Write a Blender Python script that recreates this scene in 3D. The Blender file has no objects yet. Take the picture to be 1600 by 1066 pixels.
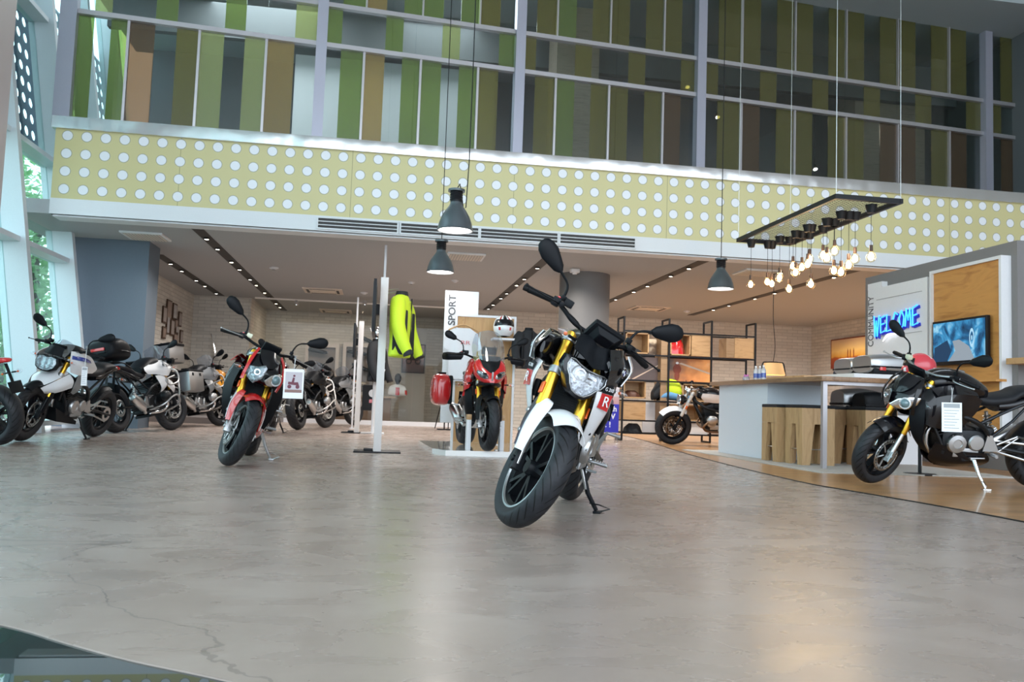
import bpy, bmesh, math, random
from mathutils import Vector, Matrix
R_ = math.radians
PI = math.pi
COL = bpy.context.scene.collection
random.seed(7)

# ------------------------------------------------------------------ camera
F_PX, CAM_H = 1330.0, 0.59
PITCH, ROLL, YAW = math.atan(99/F_PX), math.atan(.035), R_(8.7)
def _cam():
    cy, sy = math.cos(YAW), math.sin(YAW)
    f = Vector((sy*math.cos(PITCH), cy*math.cos(PITCH), math.sin(PITCH)))
    r0 = Vector((cy, -sy, 0)); u0 = r0.cross(f)
    c, s = math.cos(ROLL), math.sin(ROLL)
    return r0*c+u0*s, -r0*s+u0*c, f
CR, CU, CF = _cam()
cam_d = bpy.data.cameras.new('camera'); cam = bpy.data.objects.new('camera', cam_d); COL.objects.link(cam)
cam_d.sensor_width = 36; cam_d.lens = F_PX*36/1600
cam.matrix_world = Matrix(((CR.x, CU.x, -CF.x, 0), (CR.y, CU.y, -CF.y, 0), (CR.z, CU.z, -CF.z, CAM_H), (0, 0, 0, 1)))
cam_d.clip_start = .02; cam_d.clip_end = 300
cam_d.dof.use_dof = True; cam_d.dof.focus_distance = 4.1; cam_d.dof.aperture_fstop = 9
bpy.context.scene.camera = cam
def ray(px, py): return CR*((px-800)/F_PX)+CU*((533-py)/F_PX)+CF
def onz(px, py, z=0.0):
    d = ray(px, py); t = (z-CAM_H)/d.z; return Vector((d.x*t, d.y*t, z))
def ony(px, py, y):
    d = ray(px, py); t = y/d.y; return Vector((d.x*t, y, CAM_H+d.z*t))
def onx(px, py, x):
    d = ray(px, py); t = x/d.x; return Vector((x, d.y*t, CAM_H+d.z*t))

# ------------------------------------------------------------------ materials
_m = {}
def nt(name):
    m = bpy.data.materials.new(name); m.use_nodes = True
    t = m.node_tree; b = t.nodes['Principled BSDF']; return m, t, b
def mat(name, col, rough=.5, metal=0, coat=0, emit=None, es=0, trans=0, ior=1.45, spec=.5, bump=0, bscale=60, vary=0):
    if name in _m: return _m[name]
    m, t, b = nt(name)
    b.inputs['Base Color'].default_value = (*col, 1); b.inputs['Roughness'].default_value = rough
    b.inputs['Metallic'].default_value = metal; b.inputs['Coat Weight'].default_value = coat
    b.inputs['Coat Roughness'].default_value = .03; b.inputs['IOR'].default_value = ior
    b.inputs['Transmission Weight'].default_value = trans; b.inputs['Specular IOR Level'].default_value = spec
    if emit: b.inputs['Emission Color'].default_value = (*emit, 1); b.inputs['Emission Strength'].default_value = es
    tc = t.nodes.new('ShaderNodeTexCoord'); n = t.nodes.new('ShaderNodeTexNoise')
    n.inputs['Scale'].default_value = bscale; n.inputs['Detail'].default_value = 3
    t.links.new(tc.outputs['Object'], n.inputs['Vector'])
    if bump:
        bp = t.nodes.new('ShaderNodeBump'); bp.inputs['Strength'].default_value = bump; bp.inputs['Distance'].default_value = .01
        t.links.new(n.outputs['Fac'], bp.inputs['Height']); t.links.new(bp.outputs['Normal'], b.inputs['Normal'])
    v = vary or .04
    mx = t.nodes.new('ShaderNodeMix'); mx.data_type = 'RGBA'
    mx.inputs['A'].default_value = (*[c*(1-v) for c in col], 1); mx.inputs['B'].default_value = (*[min(1, c*(1+v)) for c in col], 1)
    t.links.new(n.outputs['Fac'], mx.inputs['Factor']); t.links.new(mx.outputs['Result'], b.inputs['Base Color'])
    _m[name] = m; return m
def glass(name, tint=(1, 1, 1), gloss=.12, rough=.02, milk=0, milkcol=None, ior=1.45):
    """thin pane: see-through with a clear-coat reflection"""
    if name in _m: return _m[name]
    m, t, b = nt(name); N, L = t.nodes, t.links
    tr = N.new('ShaderNodeBsdfTransparent'); tr.inputs[0].default_value = (*tint, 1)
    gl = N.new('ShaderNodeBsdfGlossy'); gl.inputs['Roughness'].default_value = rough; gl.inputs[0].default_value = (1, 1, 1, 1)
    fr = N.new('ShaderNodeLayerWeight'); fr.inputs[0].default_value = .5
    pw = N.new('ShaderNodeMath'); pw.operation = 'POWER'; pw.inputs[1].default_value = 5; L.new(fr.outputs['Facing'], pw.inputs[0])
    ad = N.new('ShaderNodeMath'); ad.operation = 'MULTIPLY_ADD'; ad.inputs[1].default_value = .7; ad.inputs[2].default_value = gloss*.3
    L.new(pw.outputs[0], ad.inputs[0])
    out = N['Material Output']; mx = N.new('ShaderNodeMixShader')
    L.new(ad.outputs[0], mx.inputs[0])
    if milk:
        df = N.new('ShaderNodeBsdfDiffuse'); df.inputs[0].default_value = (*(milkcol or tint), 1)
        tl = N.new('ShaderNodeBsdfTranslucent'); tl.inputs[0].default_value = (*(milkcol or tint), 1)
        a = N.new('ShaderNodeMixShader'); a.inputs[0].default_value = .5; L.new(df.outputs[0], a.inputs[1]); L.new(tl.outputs[0], a.inputs[2])
        m2 = N.new('ShaderNodeMixShader'); m2.inputs[0].default_value = milk
        L.new(tr.outputs[0], m2.inputs[1]); L.new(a.outputs[0], m2.inputs[2]); L.new(m2.outputs[0], mx.inputs[1])
    else: L.new(tr.outputs[0], mx.inputs[1])
    L.new(gl.outputs[0], mx.inputs[2]); L.new(mx.outputs[0], out.inputs[0])
    N.remove(b); _m[name] = m; return m
def math_n(t, op, a, b=None, c=None):
    n = t.nodes.new('ShaderNodeMath'); n.operation = op
    for i, v in enumerate((a, b, c)):
        if v is None: continue
        if isinstance(v, (int, float)): n.inputs[i].default_value = v
        else: t.links.new(v, n.inputs[i])
    return n.outputs[0]
def ramp(t, fac, stops, interp='LINEAR'):
    r = t.nodes.new('ShaderNodeValToRGB'); r.color_ramp.interpolation = interp
    while len(r.color_ramp.elements) < len(stops): r.color_ramp.elements.new(.5)
    for e, (p, c) in zip(r.color_ramp.elements, stops): e.position = p; e.color = (*c, 1)
    t.links.new(fac, r.inputs[0]); return r.outputs[0]
def wood(name, c1, c2, rough=.4, sc=(1, 8, 8), plank=None, coat=0, knots=True):
    if name in _m: return _m[name]
    m, t, b = nt(name); N, L = t.nodes, t.links
    tc = N.new('ShaderNodeTexCoord'); mp = N.new('ShaderNodeMapping'); mp.inputs['Scale'].default_value = sc
    L.new(tc.outputs['Object'], mp.inputs[0])
    n = N.new('ShaderNodeTexNoise'); n.inputs['Scale'].default_value = 2.2; n.inputs['Detail'].default_value = 8; n.inputs['Distortion'].default_value = 1.2
    L.new(mp.outputs[0], n.inputs['Vector'])
    col = ramp(t, n.outputs['Fac'], [(.3, c2), (.5, c1), (.62, [x*.93 for x in c1]), (.75, c2)])
    if plank:
        br = N.new('ShaderNodeTexBrick'); br.inputs['Scale'].default_value = 1; br.offset = .37
        br.inputs['Brick Width'].default_value = plank[0]; br.inputs['Row Height'].default_value = plank[1]
        br.inputs['Mortar Size'].default_value = plank[1]*.012; br.inputs['Color1'].default_value = (1, 1, 1, 1); br.inputs['Color2'].default_value = (.72, .72, .72, 1)
        br.inputs['Mortar'].default_value = (.3, .3, .3, 1)
        if len(plank) > 2:
            m2 = N.new('ShaderNodeMapping'); m2.inputs['Rotation'].default_value = plank[2]; L.new(tc.outputs['Object'], m2.inputs[0]); L.new(m2.outputs[0], br.inputs['Vector'])
        else: L.new(tc.outputs['Object'], br.inputs['Vector'])
        mx = N.new('ShaderNodeMix'); mx.data_type = 'RGBA'; mx.blend_type = 'MULTIPLY'; mx.inputs['Factor'].default_value = 1
        L.new(col, mx.inputs['A']); L.new(br.outputs['Color'], mx.inputs['B']); col = mx.outputs['Result']
    L.new(col, b.inputs['Base Color']); b.inputs['Roughness'].default_value = rough; b.inputs['Coat Weight'].default_value = coat
    bp = N.new('ShaderNodeBump'); bp.inputs['Strength'].default_value = .08; L.new(n.outputs['Fac'], bp.inputs['Height']); L.new(bp.outputs[0], b.inputs['Normal'])
    _m[name] = m; return m

# ------------------------------------------------------------------ mesh builder
class B:
    def __init__(s): s.v = []; s.f = []; s.m = []; s.uv = {}
    def add(s, vs, fs, mi=0):
        o = len(s.v); s.v += [Vector(v) for v in vs]
        for f in fs: s.f.append([i+o for i in f]); s.m.append(mi)
        return o
    def box(s, c, d, rot=None, mi=0, bev=0):
        c = Vector(c); hx, hy, hz = d[0]/2, d[1]/2, d[2]/2
        if bev <= 0:
            vs = [Vector((x, y, z)) for x in (-hx, hx) for y in (-hy, hy) for z in (-hz, hz)]
            fs = [(0, 1, 3, 2), (4, 6, 7, 5), (0, 4, 5, 1), (2, 3, 7, 6), (0, 2, 6, 4), (1, 5, 7, 3)]
        else:
            bm = bmesh.new(); bmesh.ops.create_cube(bm, size=1)
            for v in bm.verts: v.co = Vector((v.co.x*d[0], v.co.y*d[1], v.co.z*d[2]))
            bmesh.ops.bevel(bm, geom=list(bm.edges), offset=bev, segments=2, affect='EDGES', profile=.6)
            bm.verts.index_update(); vs = [v.co.copy() for v in bm.verts]; fs = [[v.index for v in f.verts] for f in bm.faces]; bm.free()
        if rot is not None: vs = [rot @ v for v in vs]
        s.add([v+c for v in vs], fs, mi); return s
    def hexa(s, p, mi=0):   # 8 points: bottom 4 ccw, top 4 ccw
        s.add(p, [(3, 2, 1, 0), (4, 5, 6, 7), (0, 1, 5, 4), (1, 2, 6, 5), (2, 3, 7, 6), (3, 0, 4, 7)], mi); return s
    def tube(s, pts, r, n=10, smooth=0, mi=0, cap=True, flat=1.0):
        pts = [Vector(p) for p in pts]
        if smooth: pts, r = cat(pts, smooth, r)
        if not isinstance(r, (list, tuple)): r = [r]*len(pts)
        T = [(pts[min(i+1, len(pts)-1)]-pts[max(i-1, 0)]).normalized() for i in range(len(pts))]
        up = Vector((0, 0, 1)) if abs(T[0].z) < .9 else Vector((1, 0, 0))
        a = T[0].cross(up).normalized(); vs = []; fs = []
        for i, p in enumerate(pts):
            a = (a-T[i]*a.dot(T[i])).normalized(); b = T[i].cross(a)
            for k in range(n):
                th = 2*PI*k/n; vs.append(p+a*math.cos(th)*r[i]+b*math.sin(th)*r[i]*flat)
            if i:
                o = (i-1)*n
                for k in range(n): fs.append((o+k, o+(k+1) % n, o+n+(k+1) % n, o+n+k))
        if cap: fs.append(tuple(range(n-1, -1, -1))); fs.append(tuple(range(len(vs)-n, len(vs))))
        s.add(vs, fs, mi); return s
    def lathe(s, prof, c=(0, 0, 0), ax=(0, 0, 1), n=32, mi=0, closed=False, mis=None, uv=False):
        """prof: list of (radius, offset along axis)"""
        ax = Vector(ax).normalized(); up = Vector((0, 0, 1)) if abs(ax.z) < .9 else Vector((1, 0, 0))
        a = ax.cross(up).normalized(); b = ax.cross(a); c = Vector(c); vs = []; fs = []; k = len(prof)
        for j in range(n):
            th = 2*PI*j/n; d = a*math.cos(th)+b*math.sin(th)
            vs += [c+d*r+ax*h for r, h in prof]
        o = len(s.f); base = len(s.v)
        for j in range(n):
            j2 = (j+1) % n
            for i in range(k if closed else k-1):
                i2 = (i+1) % k
                f = (j*k+i, j2*k+i, j2*k+i2, j*k+i2)
                if uv: kk = k-1; s.uv[len(s.f)+len(fs)] = ((j/n, i/kk), ((j+1)/n, i/kk), ((j+1)/n, (i+1)/kk), (j/n, (i+1)/kk))
                fs.append(f)
        if not closed:
            pass
        s.add(vs, fs, mi)
        if mis:
            for q in range(len(fs)): s.m[o+q] = mis[q % (k if closed else k-1)]
        return s
    def loft(s, rings, cap=True, mi=0, closed=True):
        n = len(rings[0]); vs = [v for r in rings for v in r]; fs = []
        for i in range(len(rings)-1):
            for k in range(n if closed else n-1):
                fs.append((i*n+k, i*n+(k+1) % n, (i+1)*n+(k+1) % n, (i+1)*n+k))
        if cap: fs.append(tuple(range(n-1, -1, -1))); fs.append(tuple(range(len(vs)-n, len(vs))))
        s.add(vs, fs, mi); return s
    def sect(s, secs, n=20, mi=0, sub=3):
        """body along x: (x, zc, hw, hh, exponent[, z-tilt])"""
        P = [Vector((q[0], q[1], q[2])) for q in secs]; Q = [Vector((q[3], q[4] if len(q) > 4 else 2.4, q[5] if len(q) > 5 else 0)) for q in secs]
        P2, _ = cat(P, sub, 0); Q2, _ = cat(Q, sub, 0); rings = []
        for p, q in zip(P2, Q2):
            e = 2/max(q.y, 1.2); ring = []
            for k in range(n):
                th = 2*PI*k/n; c_, s_ = math.cos(th), math.sin(th)
                y = math.copysign(abs(c_)**e, c_)*max(p.z, .002); z = math.copysign(abs(s_)**e, s_)*max(q.x, .002)
                ring.append(Vector((p.x+q.z*z, y, p.y+z)))
            rings.append(ring)
        return s.loft(rings, mi=mi)
    def patch(s, curves, t=.004, nu=8, nv=3, mi=0, side=1, bulge=0):
        """smooth shell through the given curves; mirrored with side=-1"""
        C = [cat([Vector((p[0], p[1]*side, p[2])) for p in c], nu, 0)[0] for c in curves]
        L = min(len(c) for c in C); cols = [cat([c[i] for c in C], nv, 0)[0] for i in range(L)]
        n = len(cols[0]); g = lambda i, j: cols[i][j]; N = []
        for i in range(L):
            for j in range(n):
                du = g(min(i+1, L-1), j)-g(max(i-1, 0), j); dv = g(i, min(j+1, n-1))-g(i, max(j-1, 0))
                q = du.cross(dv); N.append(q.normalized() if q.length > 1e-9 else Vector((0, side, 0)))
        top = []; bot = []
        for i in range(L):
            for j in range(n):
                u, w = i/(L-1), j/(n-1); k = N[i*n+j]; p = g(i, j)+k*bulge*16*u*(1-u)*w*(1-w)
                top.append(p+k*t/2); bot.append(p-k*t/2)
        fs = []; m = L*n
        for i in range(L-1):
            for j in range(n-1):
                a, b, c, d = i*n+j, (i+1)*n+j, (i+1)*n+j+1, i*n+j+1
                fs.append((a, b, c, d)); fs.append((d+m, c+m, b+m, a+m))
        bd = [i*n for i in range(L)]+[(L-1)*n+j for j in range(1, n)]+[i*n+n-1 for i in range(L-2, -1, -1)]+[j for j in range(n-2, 0, -1)]
        for q in range(len(bd)):
            a, b = bd[q], bd[(q+1) % len(bd)]; fs.append((a, a+m, b+m, b))
        s.add(top+bot, fs, mi); return s
    def dome(s, outline, depth, nrm=(1, 0, 0), rings=5, mi=0, back=True, p=1.0):
        O = [Vector(o) for o in outline]; c = sum(O, Vector())/len(O); nrm = Vector(nrm).normalized()
        rs = []
        for i in range(rings):
            a = i/(rings)*PI/2; k = math.cos(a)**p; rs.append([c+(o-c)*k+nrm*depth*math.sin(a) for o in O])
        n = len(O); vs = [v for r in rs for v in r]+[c+nrm*depth]; fs = []
        for i in range(rings-1):
            for k in range(n): fs.append((i*n+k, i*n+(k+1) % n, (i+1)*n+(k+1) % n, (i+1)*n+k))
        for k in range(n): fs.append(((rings-1)*n+k, (rings-1)*n+(k+1) % n, len(vs)-1))
        if back: fs.append(tuple(range(n-1, -1, -1)))
        s.add(vs, fs, mi); return s
    def prism(s, outline, d, mi=0):
        O = [Vector(o) for o in outline]; d = Vector(d); n = len(O)
        s.add(O+[o+d for o in O], [tuple(range(n-1, -1, -1)), tuple(range(n, 2*n))]+[(k, (k+1) % n, n+(k+1) % n, n+k) for k in range(n)], mi); return s
    def ball(s, c, r, n=16, m=10, mi=0, sc=(1, 1, 1), rot=None):
        prof = []; vs = []; fs = []; c = Vector(c)
        for i in range(m+1):
            ph = PI*i/m
            for k in range(n):
                th = 2*PI*k/n; v = Vector((r*math.sin(ph)*math.cos(th)*sc[0], r*math.sin(ph)*math.sin(th)*sc[1], r*math.cos(ph)*sc[2]))
                vs.append((rot @ v if rot is not None else v)+c)
        for i in range(m):
            for k in range(n): fs.append((i*n+k, (i+1)*n+k, (i+1)*n+(k+1) % n, i*n+(k+1) % n))
        s.add(vs, fs, mi); return s
    def xf(s, M, start=0):
        for i in range(start, len(s.v)): s.v[i] = M @ s.v[i]
        return s
    def build(s, name, mats, parent=None, ang=38, smooth=True):
        if not isinstance(mats, (list, tuple)): mats = [mats]
        me = bpy.data.meshes.new(name); me.from_pydata([tuple(v) for v in s.v], [], s.f)
        for m in mats: me.materials.append(m)
        for p, mi in zip(me.polygons, s.m): p.material_index = mi
        if s.uv:
            ul = me.uv_layers.new(name='uv')
            for fi, co in s.uv.items():
                for li, c in zip(me.polygons[fi].loop_indices, co): ul.data[li].uv = c
        bm = bmesh.new(); bm.from_mesh(me)
        if not s.uv: bmesh.ops.remove_doubles(bm, verts=bm.verts, dist=1e-5)
        bmesh.ops.recalc_face_normals(bm, faces=bm.faces)
        if smooth:
            lim = R_(ang)
            for f in bm.faces: f.smooth = True
            for e in bm.edges:
                e.smooth = not (len(e.link_faces) == 2 and e.calc_face_angle(0) > lim)
        bm.to_mesh(me); bm.free()
        o = bpy.data.objects.new(name, me); COL.objects.link(o)
        if parent is not None: o.parent = parent
        return o
def cat(pts, sub, r=0):
    pts = [Vector(p) for p in pts]; n = len(pts)
    if n < 3:
        out = []; rr = []
        for i in range(n-1):
            for k in range(sub): out.append(pts[i].lerp(pts[i+1], k/sub)); rr.append(r[i]*(1-k/sub)+r[i+1]*k/sub if isinstance(r, (list, tuple)) else r)
        out.append(pts[-1]); rr.append(r[-1] if isinstance(r, (list, tuple)) else r); return out, rr
    out = []; rr = []
    for i in range(n-1):
        p0, p1, p2, p3 = pts[max(i-1, 0)], pts[i], pts[i+1], pts[min(i+2, n-1)]
        if i == 0: p0 = p1*2-p2
        if i == n-2: p3 = p2*2-p1
        for k in range(sub):
            t = k/sub
            out.append(.5*((2*p1)+(p2-p0)*t+(2*p0-5*p1+4*p2-p3)*t*t+(3*p1-p0-3*p2+p3)*t**3))
            rr.append(r[i]*(1-t)+r[i+1]*t if isinstance(r, (list, tuple)) else r)
    out.append(pts[-1]); rr.append(r[-1] if isinstance(r, (list, tuple)) else r)
    return out, rr
def tag(o, label=None, cat_=None, group=None, kind=None):
    if label: o['label'] = label
    if cat_: o['category'] = cat_
    if group: o['group'] = group
    if kind: o['kind'] = kind
    return o
def empty(name, loc=(0, 0, 0), rot=(0, 0, 0), label=None, cat_=None, group=None, kind=None):
    o = bpy.data.objects.new(name, None); COL.objects.link(o); o.location = loc; o.rotation_euler = rot
    o.empty_display_size = .1
    return tag(o, label, cat_, group, kind)
def copy_tree(o, parent=None):
    c = o.copy(); COL.objects.link(c); c.parent = parent
    for ch in list(o.children): copy_tree(ch, c)
    return c
def struct(o): o['kind'] = 'structure'; return o
def text_mesh(name, s, size, ext, m, parent, M, bold=0, align='CENTER', sx=1):
    cu = bpy.data.curves.new(name, 'FONT'); cu.body = s; cu.size = size; cu.extrude = ext; cu.align_x = align; cu.align_y = 'CENTER'; cu.offset = bold
    ob = bpy.data.objects.new(name, cu); COL.objects.link(ob)
    bpy.context.view_layer.update()
    me = bpy.data.meshes.new_from_object(ob.evaluated_get(bpy.context.evaluated_depsgraph_get()))
    bpy.data.objects.remove(ob); bpy.data.curves.remove(cu)
    me.materials.clear(); me.materials.append(m)
    me.transform(M @ Matrix.Diagonal((sx, 1, 1, 1)))
    o = bpy.data.objects.new(name, me); COL.objects.link(o); o.parent = parent; return o
def basis(origin, x, y, z=None):
    x = Vector(x).normalized(); y = Vector(y); y = (y-x*y.dot(x)).normalized(); z = x.cross(y)
    o = Vector(origin)
    return Matrix(((x.x, y.x, z.x, o.x), (x.y, y.y, z.y, o.y), (x.z, y.z, z.z, o.z), (0, 0, 0, 1)))
def area(name, loc, size, power, col, aim=(0, 0, -1), sy=None, spread=None):
    l = bpy.data.lights.new(name, 'AREA'); l.energy = power; l.color = col; l.size = size
    if sy: l.shape = 'RECTANGLE'; l.size_y = sy
    if spread: l.spread = spread
    o = bpy.data.objects.new(name, l); COL.objects.link(o); o.location = loc; o.rotation_euler = Vector(aim).to_track_quat('-Z', 'Y').to_euler(); return o
# ------------------------------------------------------------------ shared materials
BLK = mat('black_plastic', (.005, .006, .008), .34, spec=.25)
BLKM = mat('matt_black_plastic', (.005, .006, .008), .45, spec=.2, bump=.1, bscale=300)
BLKG = mat('gloss_black_paint', (.004, .004, .006), .22, coat=.45, spec=.3)
RUB = mat('rubber', (.006, .006, .007), .55, spec=.2)
WHT = mat('white_paint', (.80, .81, .83), .3, coat=.6)
RED = mat('red_paint', (.52, .012, .014), .25, coat=1)
BLU = mat('blue_paint', (.02, .05, .30), .25, coat=1)
YEL = mat('yellow_orange_paint', (.85, .36, .03), .28, coat=1)
GRY = mat('grey_paint', (.20, .21, .22), .35, coat=.5)
NAVY = mat('navy_plastic', (.012, .022, .05), .3)
GOLD = mat('gold_anodised', (.80, .44, .05), .28, metal=1)
SIL = mat('silver_cast', (.48, .49, .50), .38, metal=1, bump=.05, bscale=200)
CHR = mat('chrome', (.82, .83, .85), .08, metal=1)
STL = mat('brushed_steel', (.58, .58, .58), .3, metal=1)
DRK = mat('dark_engine_metal', (.025, .027, .03), .4, metal=.7)
BRZ = mat('bronze_disc', (.30, .19, .12), .35, metal=1)
ORG = mat('orange_reflector', (.75, .13, .02), .25)
LENSR = mat('red_lens', (.6, .02, .02), .2, coat=1)
TAGW = mat('paper_white', (.82, .82, .84), .6)
BEI = mat('champagne_paint', (.72, .60, .53), .32, coat=.5)
SKIN_F = mat('seat_vinyl', (.012, .013, .016), .5, spec=.3, bump=.2, bscale=400)
CLR = glass('clear_lens', (.97, .98, 1), .3)
SCRN = glass('windscreen_plastic', (.82, .84, .88), .35, milk=.10, milkcol=(.7, .75, .8))
SMOKE = glass('smoked_plastic', (.25, .27, .3), .35, milk=.3, milkcol=(.05, .05, .06))
def refl_mat():
    m, t, b = nt('reflector'); N, L = t.nodes, t.links
    tc = N.new('ShaderNodeTexCoord'); v = N.new('ShaderNodeTexVoronoi'); v.inputs['Scale'].default_value = 52; v.feature = 'F1'; v.distance = 'CHEBYCHEV'
    L.new(tc.outputs['Object'], v.inputs['Vector'])
    L.new(ramp(t, v.outputs['Color'], [(0, (.10, .105, .12)), (.5, (.22, .235, .25)), (1, (.42, .44, .46))]), b.inputs['Base Color'])
    b.inputs['Metallic'].default_value = .85; b.inputs['Roughness'].default_value = .24
    bp = N.new('ShaderNodeBump'); bp.inputs['Strength'].default_value = .25; bp.inputs['Distance'].default_value = .01
    L.new(v.outputs['Distance'], bp.inputs['Height']); L.new(bp.outputs[0], b.inputs['Normal']); return m
REFL = refl_mat()
def tyre_mat():
    m, t, b = nt('tyre_rubber'); N, L = t.nodes, t.links
    uv = N.new('ShaderNodeUVMap'); uv.uv_map = 'uv'; sp = N.new('ShaderNodeSeparateXYZ'); L.new(uv.outputs[0], sp.inputs[0])
    w = math_n(t, 'ABSOLUTE', math_n(t, 'SUBTRACT', sp.outputs['Y'], .5))
    a = math_n(t, 'ADD', math_n(t, 'MULTIPLY', sp.outputs['X'], 27), math_n(t, 'MULTIPLY', math_n(t, 'POWER', w, .7), 4.2))
    fr = math_n(t, 'FRACT', a)
    g = math_n(t, 'LESS_THAN', math_n(t, 'ABSOLUTE', math_n(t, 'SUBTRACT', fr, .5)), math_n(t, 'MULTIPLY_ADD', w, .28, .045))
    m1 = math_n(t, 'LESS_THAN', w, .30); m2 = math_n(t, 'GREATER_THAN', w, .035)
    gr = math_n(t, 'MULTIPLY', math_n(t, 'MULTIPLY', g, m1), m2)
    tc = N.new('ShaderNodeTexCoord'); ns = N.new('ShaderNodeTexNoise'); ns.inputs['Scale'].default_value = 30; L.new(tc.outputs['Object'], ns.inputs['Vector'])
    mx = N.new('ShaderNodeMix'); mx.data_type = 'RGBA'; L.new(gr, mx.inputs['Factor'])
    c0 = ramp(t, ns.outputs['Fac'], [(.3, (.014, .015, .018)), (.7, (.022, .023, .027))])
    L.new(c0, mx.inputs['A']); mx.inputs['B'].default_value = (.001, .001, .001, 1); L.new(mx.outputs['Result'], b.inputs['Base Color'])
    b.inputs['Roughness'].default_value = .5; b.inputs['Specular IOR Level'].default_value = .3
    bp = N.new('ShaderNodeBump'); bp.invert = True; bp.inputs['Strength'].default_value = .8; bp.inputs['Distance'].default_value = .006
    L.new(gr, bp.inputs['Height']); L.new(bp.outputs[0], b.inputs['Normal']); return m
TYRE = tyre_mat()
OAK = wood('oak', (.50, .30, .14), (.36, .20, .085), .45, (1.2, 6, 6))
OAKV = wood('oak_vertical', (.50, .31, .15), (.36, .205, .09), .5, (7, 7, .9))
OAKP = wood('oak_panel', (.56, .27, .075), (.38, .16, .04), .5, (5, .7, 4))
WALN = wood('worktop_wood', (.34, .19, .10), (.20, .10, .05), .35, (4, 1, 6), plank=(1.2, .09, (0, 0, PI/2)))
PWHT = mat('panel_white', (.76, .76, .78), .45)
PBLU = mat('counter_white', (.66, .70, .76), .4)
MWHT = mat('metal_white', (.70, .70, .72), .4)
MBLK = mat('metal_black', (.008, .008, .010), .45, spec=.3)
# ------------------------------------------------------------------ motorcycles
def mir(pts, s): return [(p[0], p[1]*s, p[2]) for p in pts]
def wheel(root, name, c, R, w, rim_r, S, rimm, kind='cast', discm=None, discs=(-1, 1), nsp=5, edge=None, drx=.15):
    c = Vector(c); prof = []
    h = (R-rim_r)*.62; Rm = R-h
    prof += [(rim_r-.004, -w*.68), (rim_r+.012, -w*.80)]
    for i in range(13):
        t = R_(-84+14*i); prof.append((Rm+h*math.cos(t), w*math.sin(t)))
    prof += [(rim_r+.012, w*.80), (rim_r-.004, w*.68)]
    b = B(); b.lathe(prof, (0, 0, 0), (0, 1, 0), 72, uv=True); M = S @ Matrix.Translation(c); b.xf(M)
    ty = b.build(name, TYRE, root, ang=60)
    b = B(); q = w*.70
    b.lathe([(rim_r+.003, -q), (rim_r-.010, -q*1.02), (rim_r-.014, -q*.8), (rim_r-.034, -q*.45), (rim_r-.036, q*.45), (rim_r-.014, q*.8), (rim_r-.010, q*1.02), (rim_r+.003, q)], (0, 0, 0), (0, 1, 0), 56,
            mis=[1, 1, 0, 0, 0, 1, 1])
    b.lathe([(.0, -.05), (.034, -.05), (.04, -.03), (.045, 0), (.04, .03), (.034, .05), (0, .05)], (0, 0, 0), (0, 1, 0), 24)
    if kind == 'cast':
        for k in range(nsp):
            for d in (-.13, .13):
                a = 2*PI*k/nsp+.3
                p0 = Vector((math.cos(a)*.035, 0, math.sin(a)*.035)); a2 = a+d*1.5
                p1 = Vector((math.cos(a2)*(rim_r-.03), 0, math.sin(a2)*(rim_r-.03)))
                t = (p1-p0).normalized(); n = Vector((-t.z, 0, t.x)); y = Vector((0, 1, 0))
                b.hexa([p0-n*.011-y*.022, p0+n*.011-y*.022, p0+n*.011+y*.022, p0-n*.011+y*.022,
                        p1-n*.009-y*.03, p1+n*.009-y*.03, p1+n*.009+y*.03, p1-n*.009+y*.03])
    else:
        for k in range(28):
            a = 2*PI*k/28; s = 1 if k % 2 else -1; a2 = a+s*.35
            b.tube([(math.cos(a)*.045, s*.035, math.sin(a)*.045), (math.cos(a2)*(rim_r-.02), s*.01*(1 if kind == 'wire' else 3.5), math.sin(a2)*(rim_r-.02))], .0028, 5)
    b.xf(M); b.build('rim', [rimm, edge or rimm], ty)
    for s in discs:
        b = B(); y0 = s*w*.98+s*.012; ro, ri = drx, drx-.042
        n = 48
        for (r0, r1, skip) in ((ri, ri+.014, 0), (ri+.014, ri+.026, 2), (ri+.026, ro, 0)):
            for k in range(n):
                if skip and k % 2 == 0: continue
                a0, a1 = 2*PI*k/n, 2*PI*(k+1)/n
                P = [(r*math.cos(a), y, r*math.sin(a)) for y in (y0-.002, y0+.002) for r, a in ((r0, a0), (r1, a0), (r1, a1), (r0, a1))]
                b.hexa(P)
        for k in range(6):
            a = 2*PI*k/6; b.tube([(math.cos(a)*.03, y0*.9, math.sin(a)*.03), (math.cos(a)*(ri+.006), y0, math.sin(a)*(ri+.006))], .007, 6)
        b.xf(M); b.build('brake_disc', discm or STL, ty)
    return ty
def mirror_part(root, S, base, out, s, m=BLKM, L=.19, W=.052, T=.02, stem=None):
    base = Vector(base); out = Vector(out); ax = (out-base)
    st = stem or [base, base+Vector((.0, s*.01, .055)), base+Vector((0, s*.05, .085)), out]
    b = B(); b.tube(st, [.008, .007, .006, .008], 8, smooth=4); b.box(base, (.03, .03, .03), bev=.006); b.xf(S); arm = b.build('mirror', m, root)
    d = (Vector(st[-1])-Vector(st[-2])).normalized(); u = Vector((1, 0, 0)); u = (u-d*u.dot(d)).normalized(); w = d.cross(u)
    prof = [(0, .012, .6), (.12, .03, .8), (.35, .72*W*1.1, 1), (.6, W, 1), (.82, W*.9, .95), (.95, W*.6, .7), (1.0, W*.25, .4)]
    rings = []
    for t, hw, th in prof:
        p = out+d*L*t; rings.append([p+w*hw*math.cos(a)+u*T*th*math.sin(a) for a in [2*PI*k/20 for k in range(20)]])
    b = B(); b.loft(rings); b.xf(S); b.build('mirror_housing', m, arm)
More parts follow.
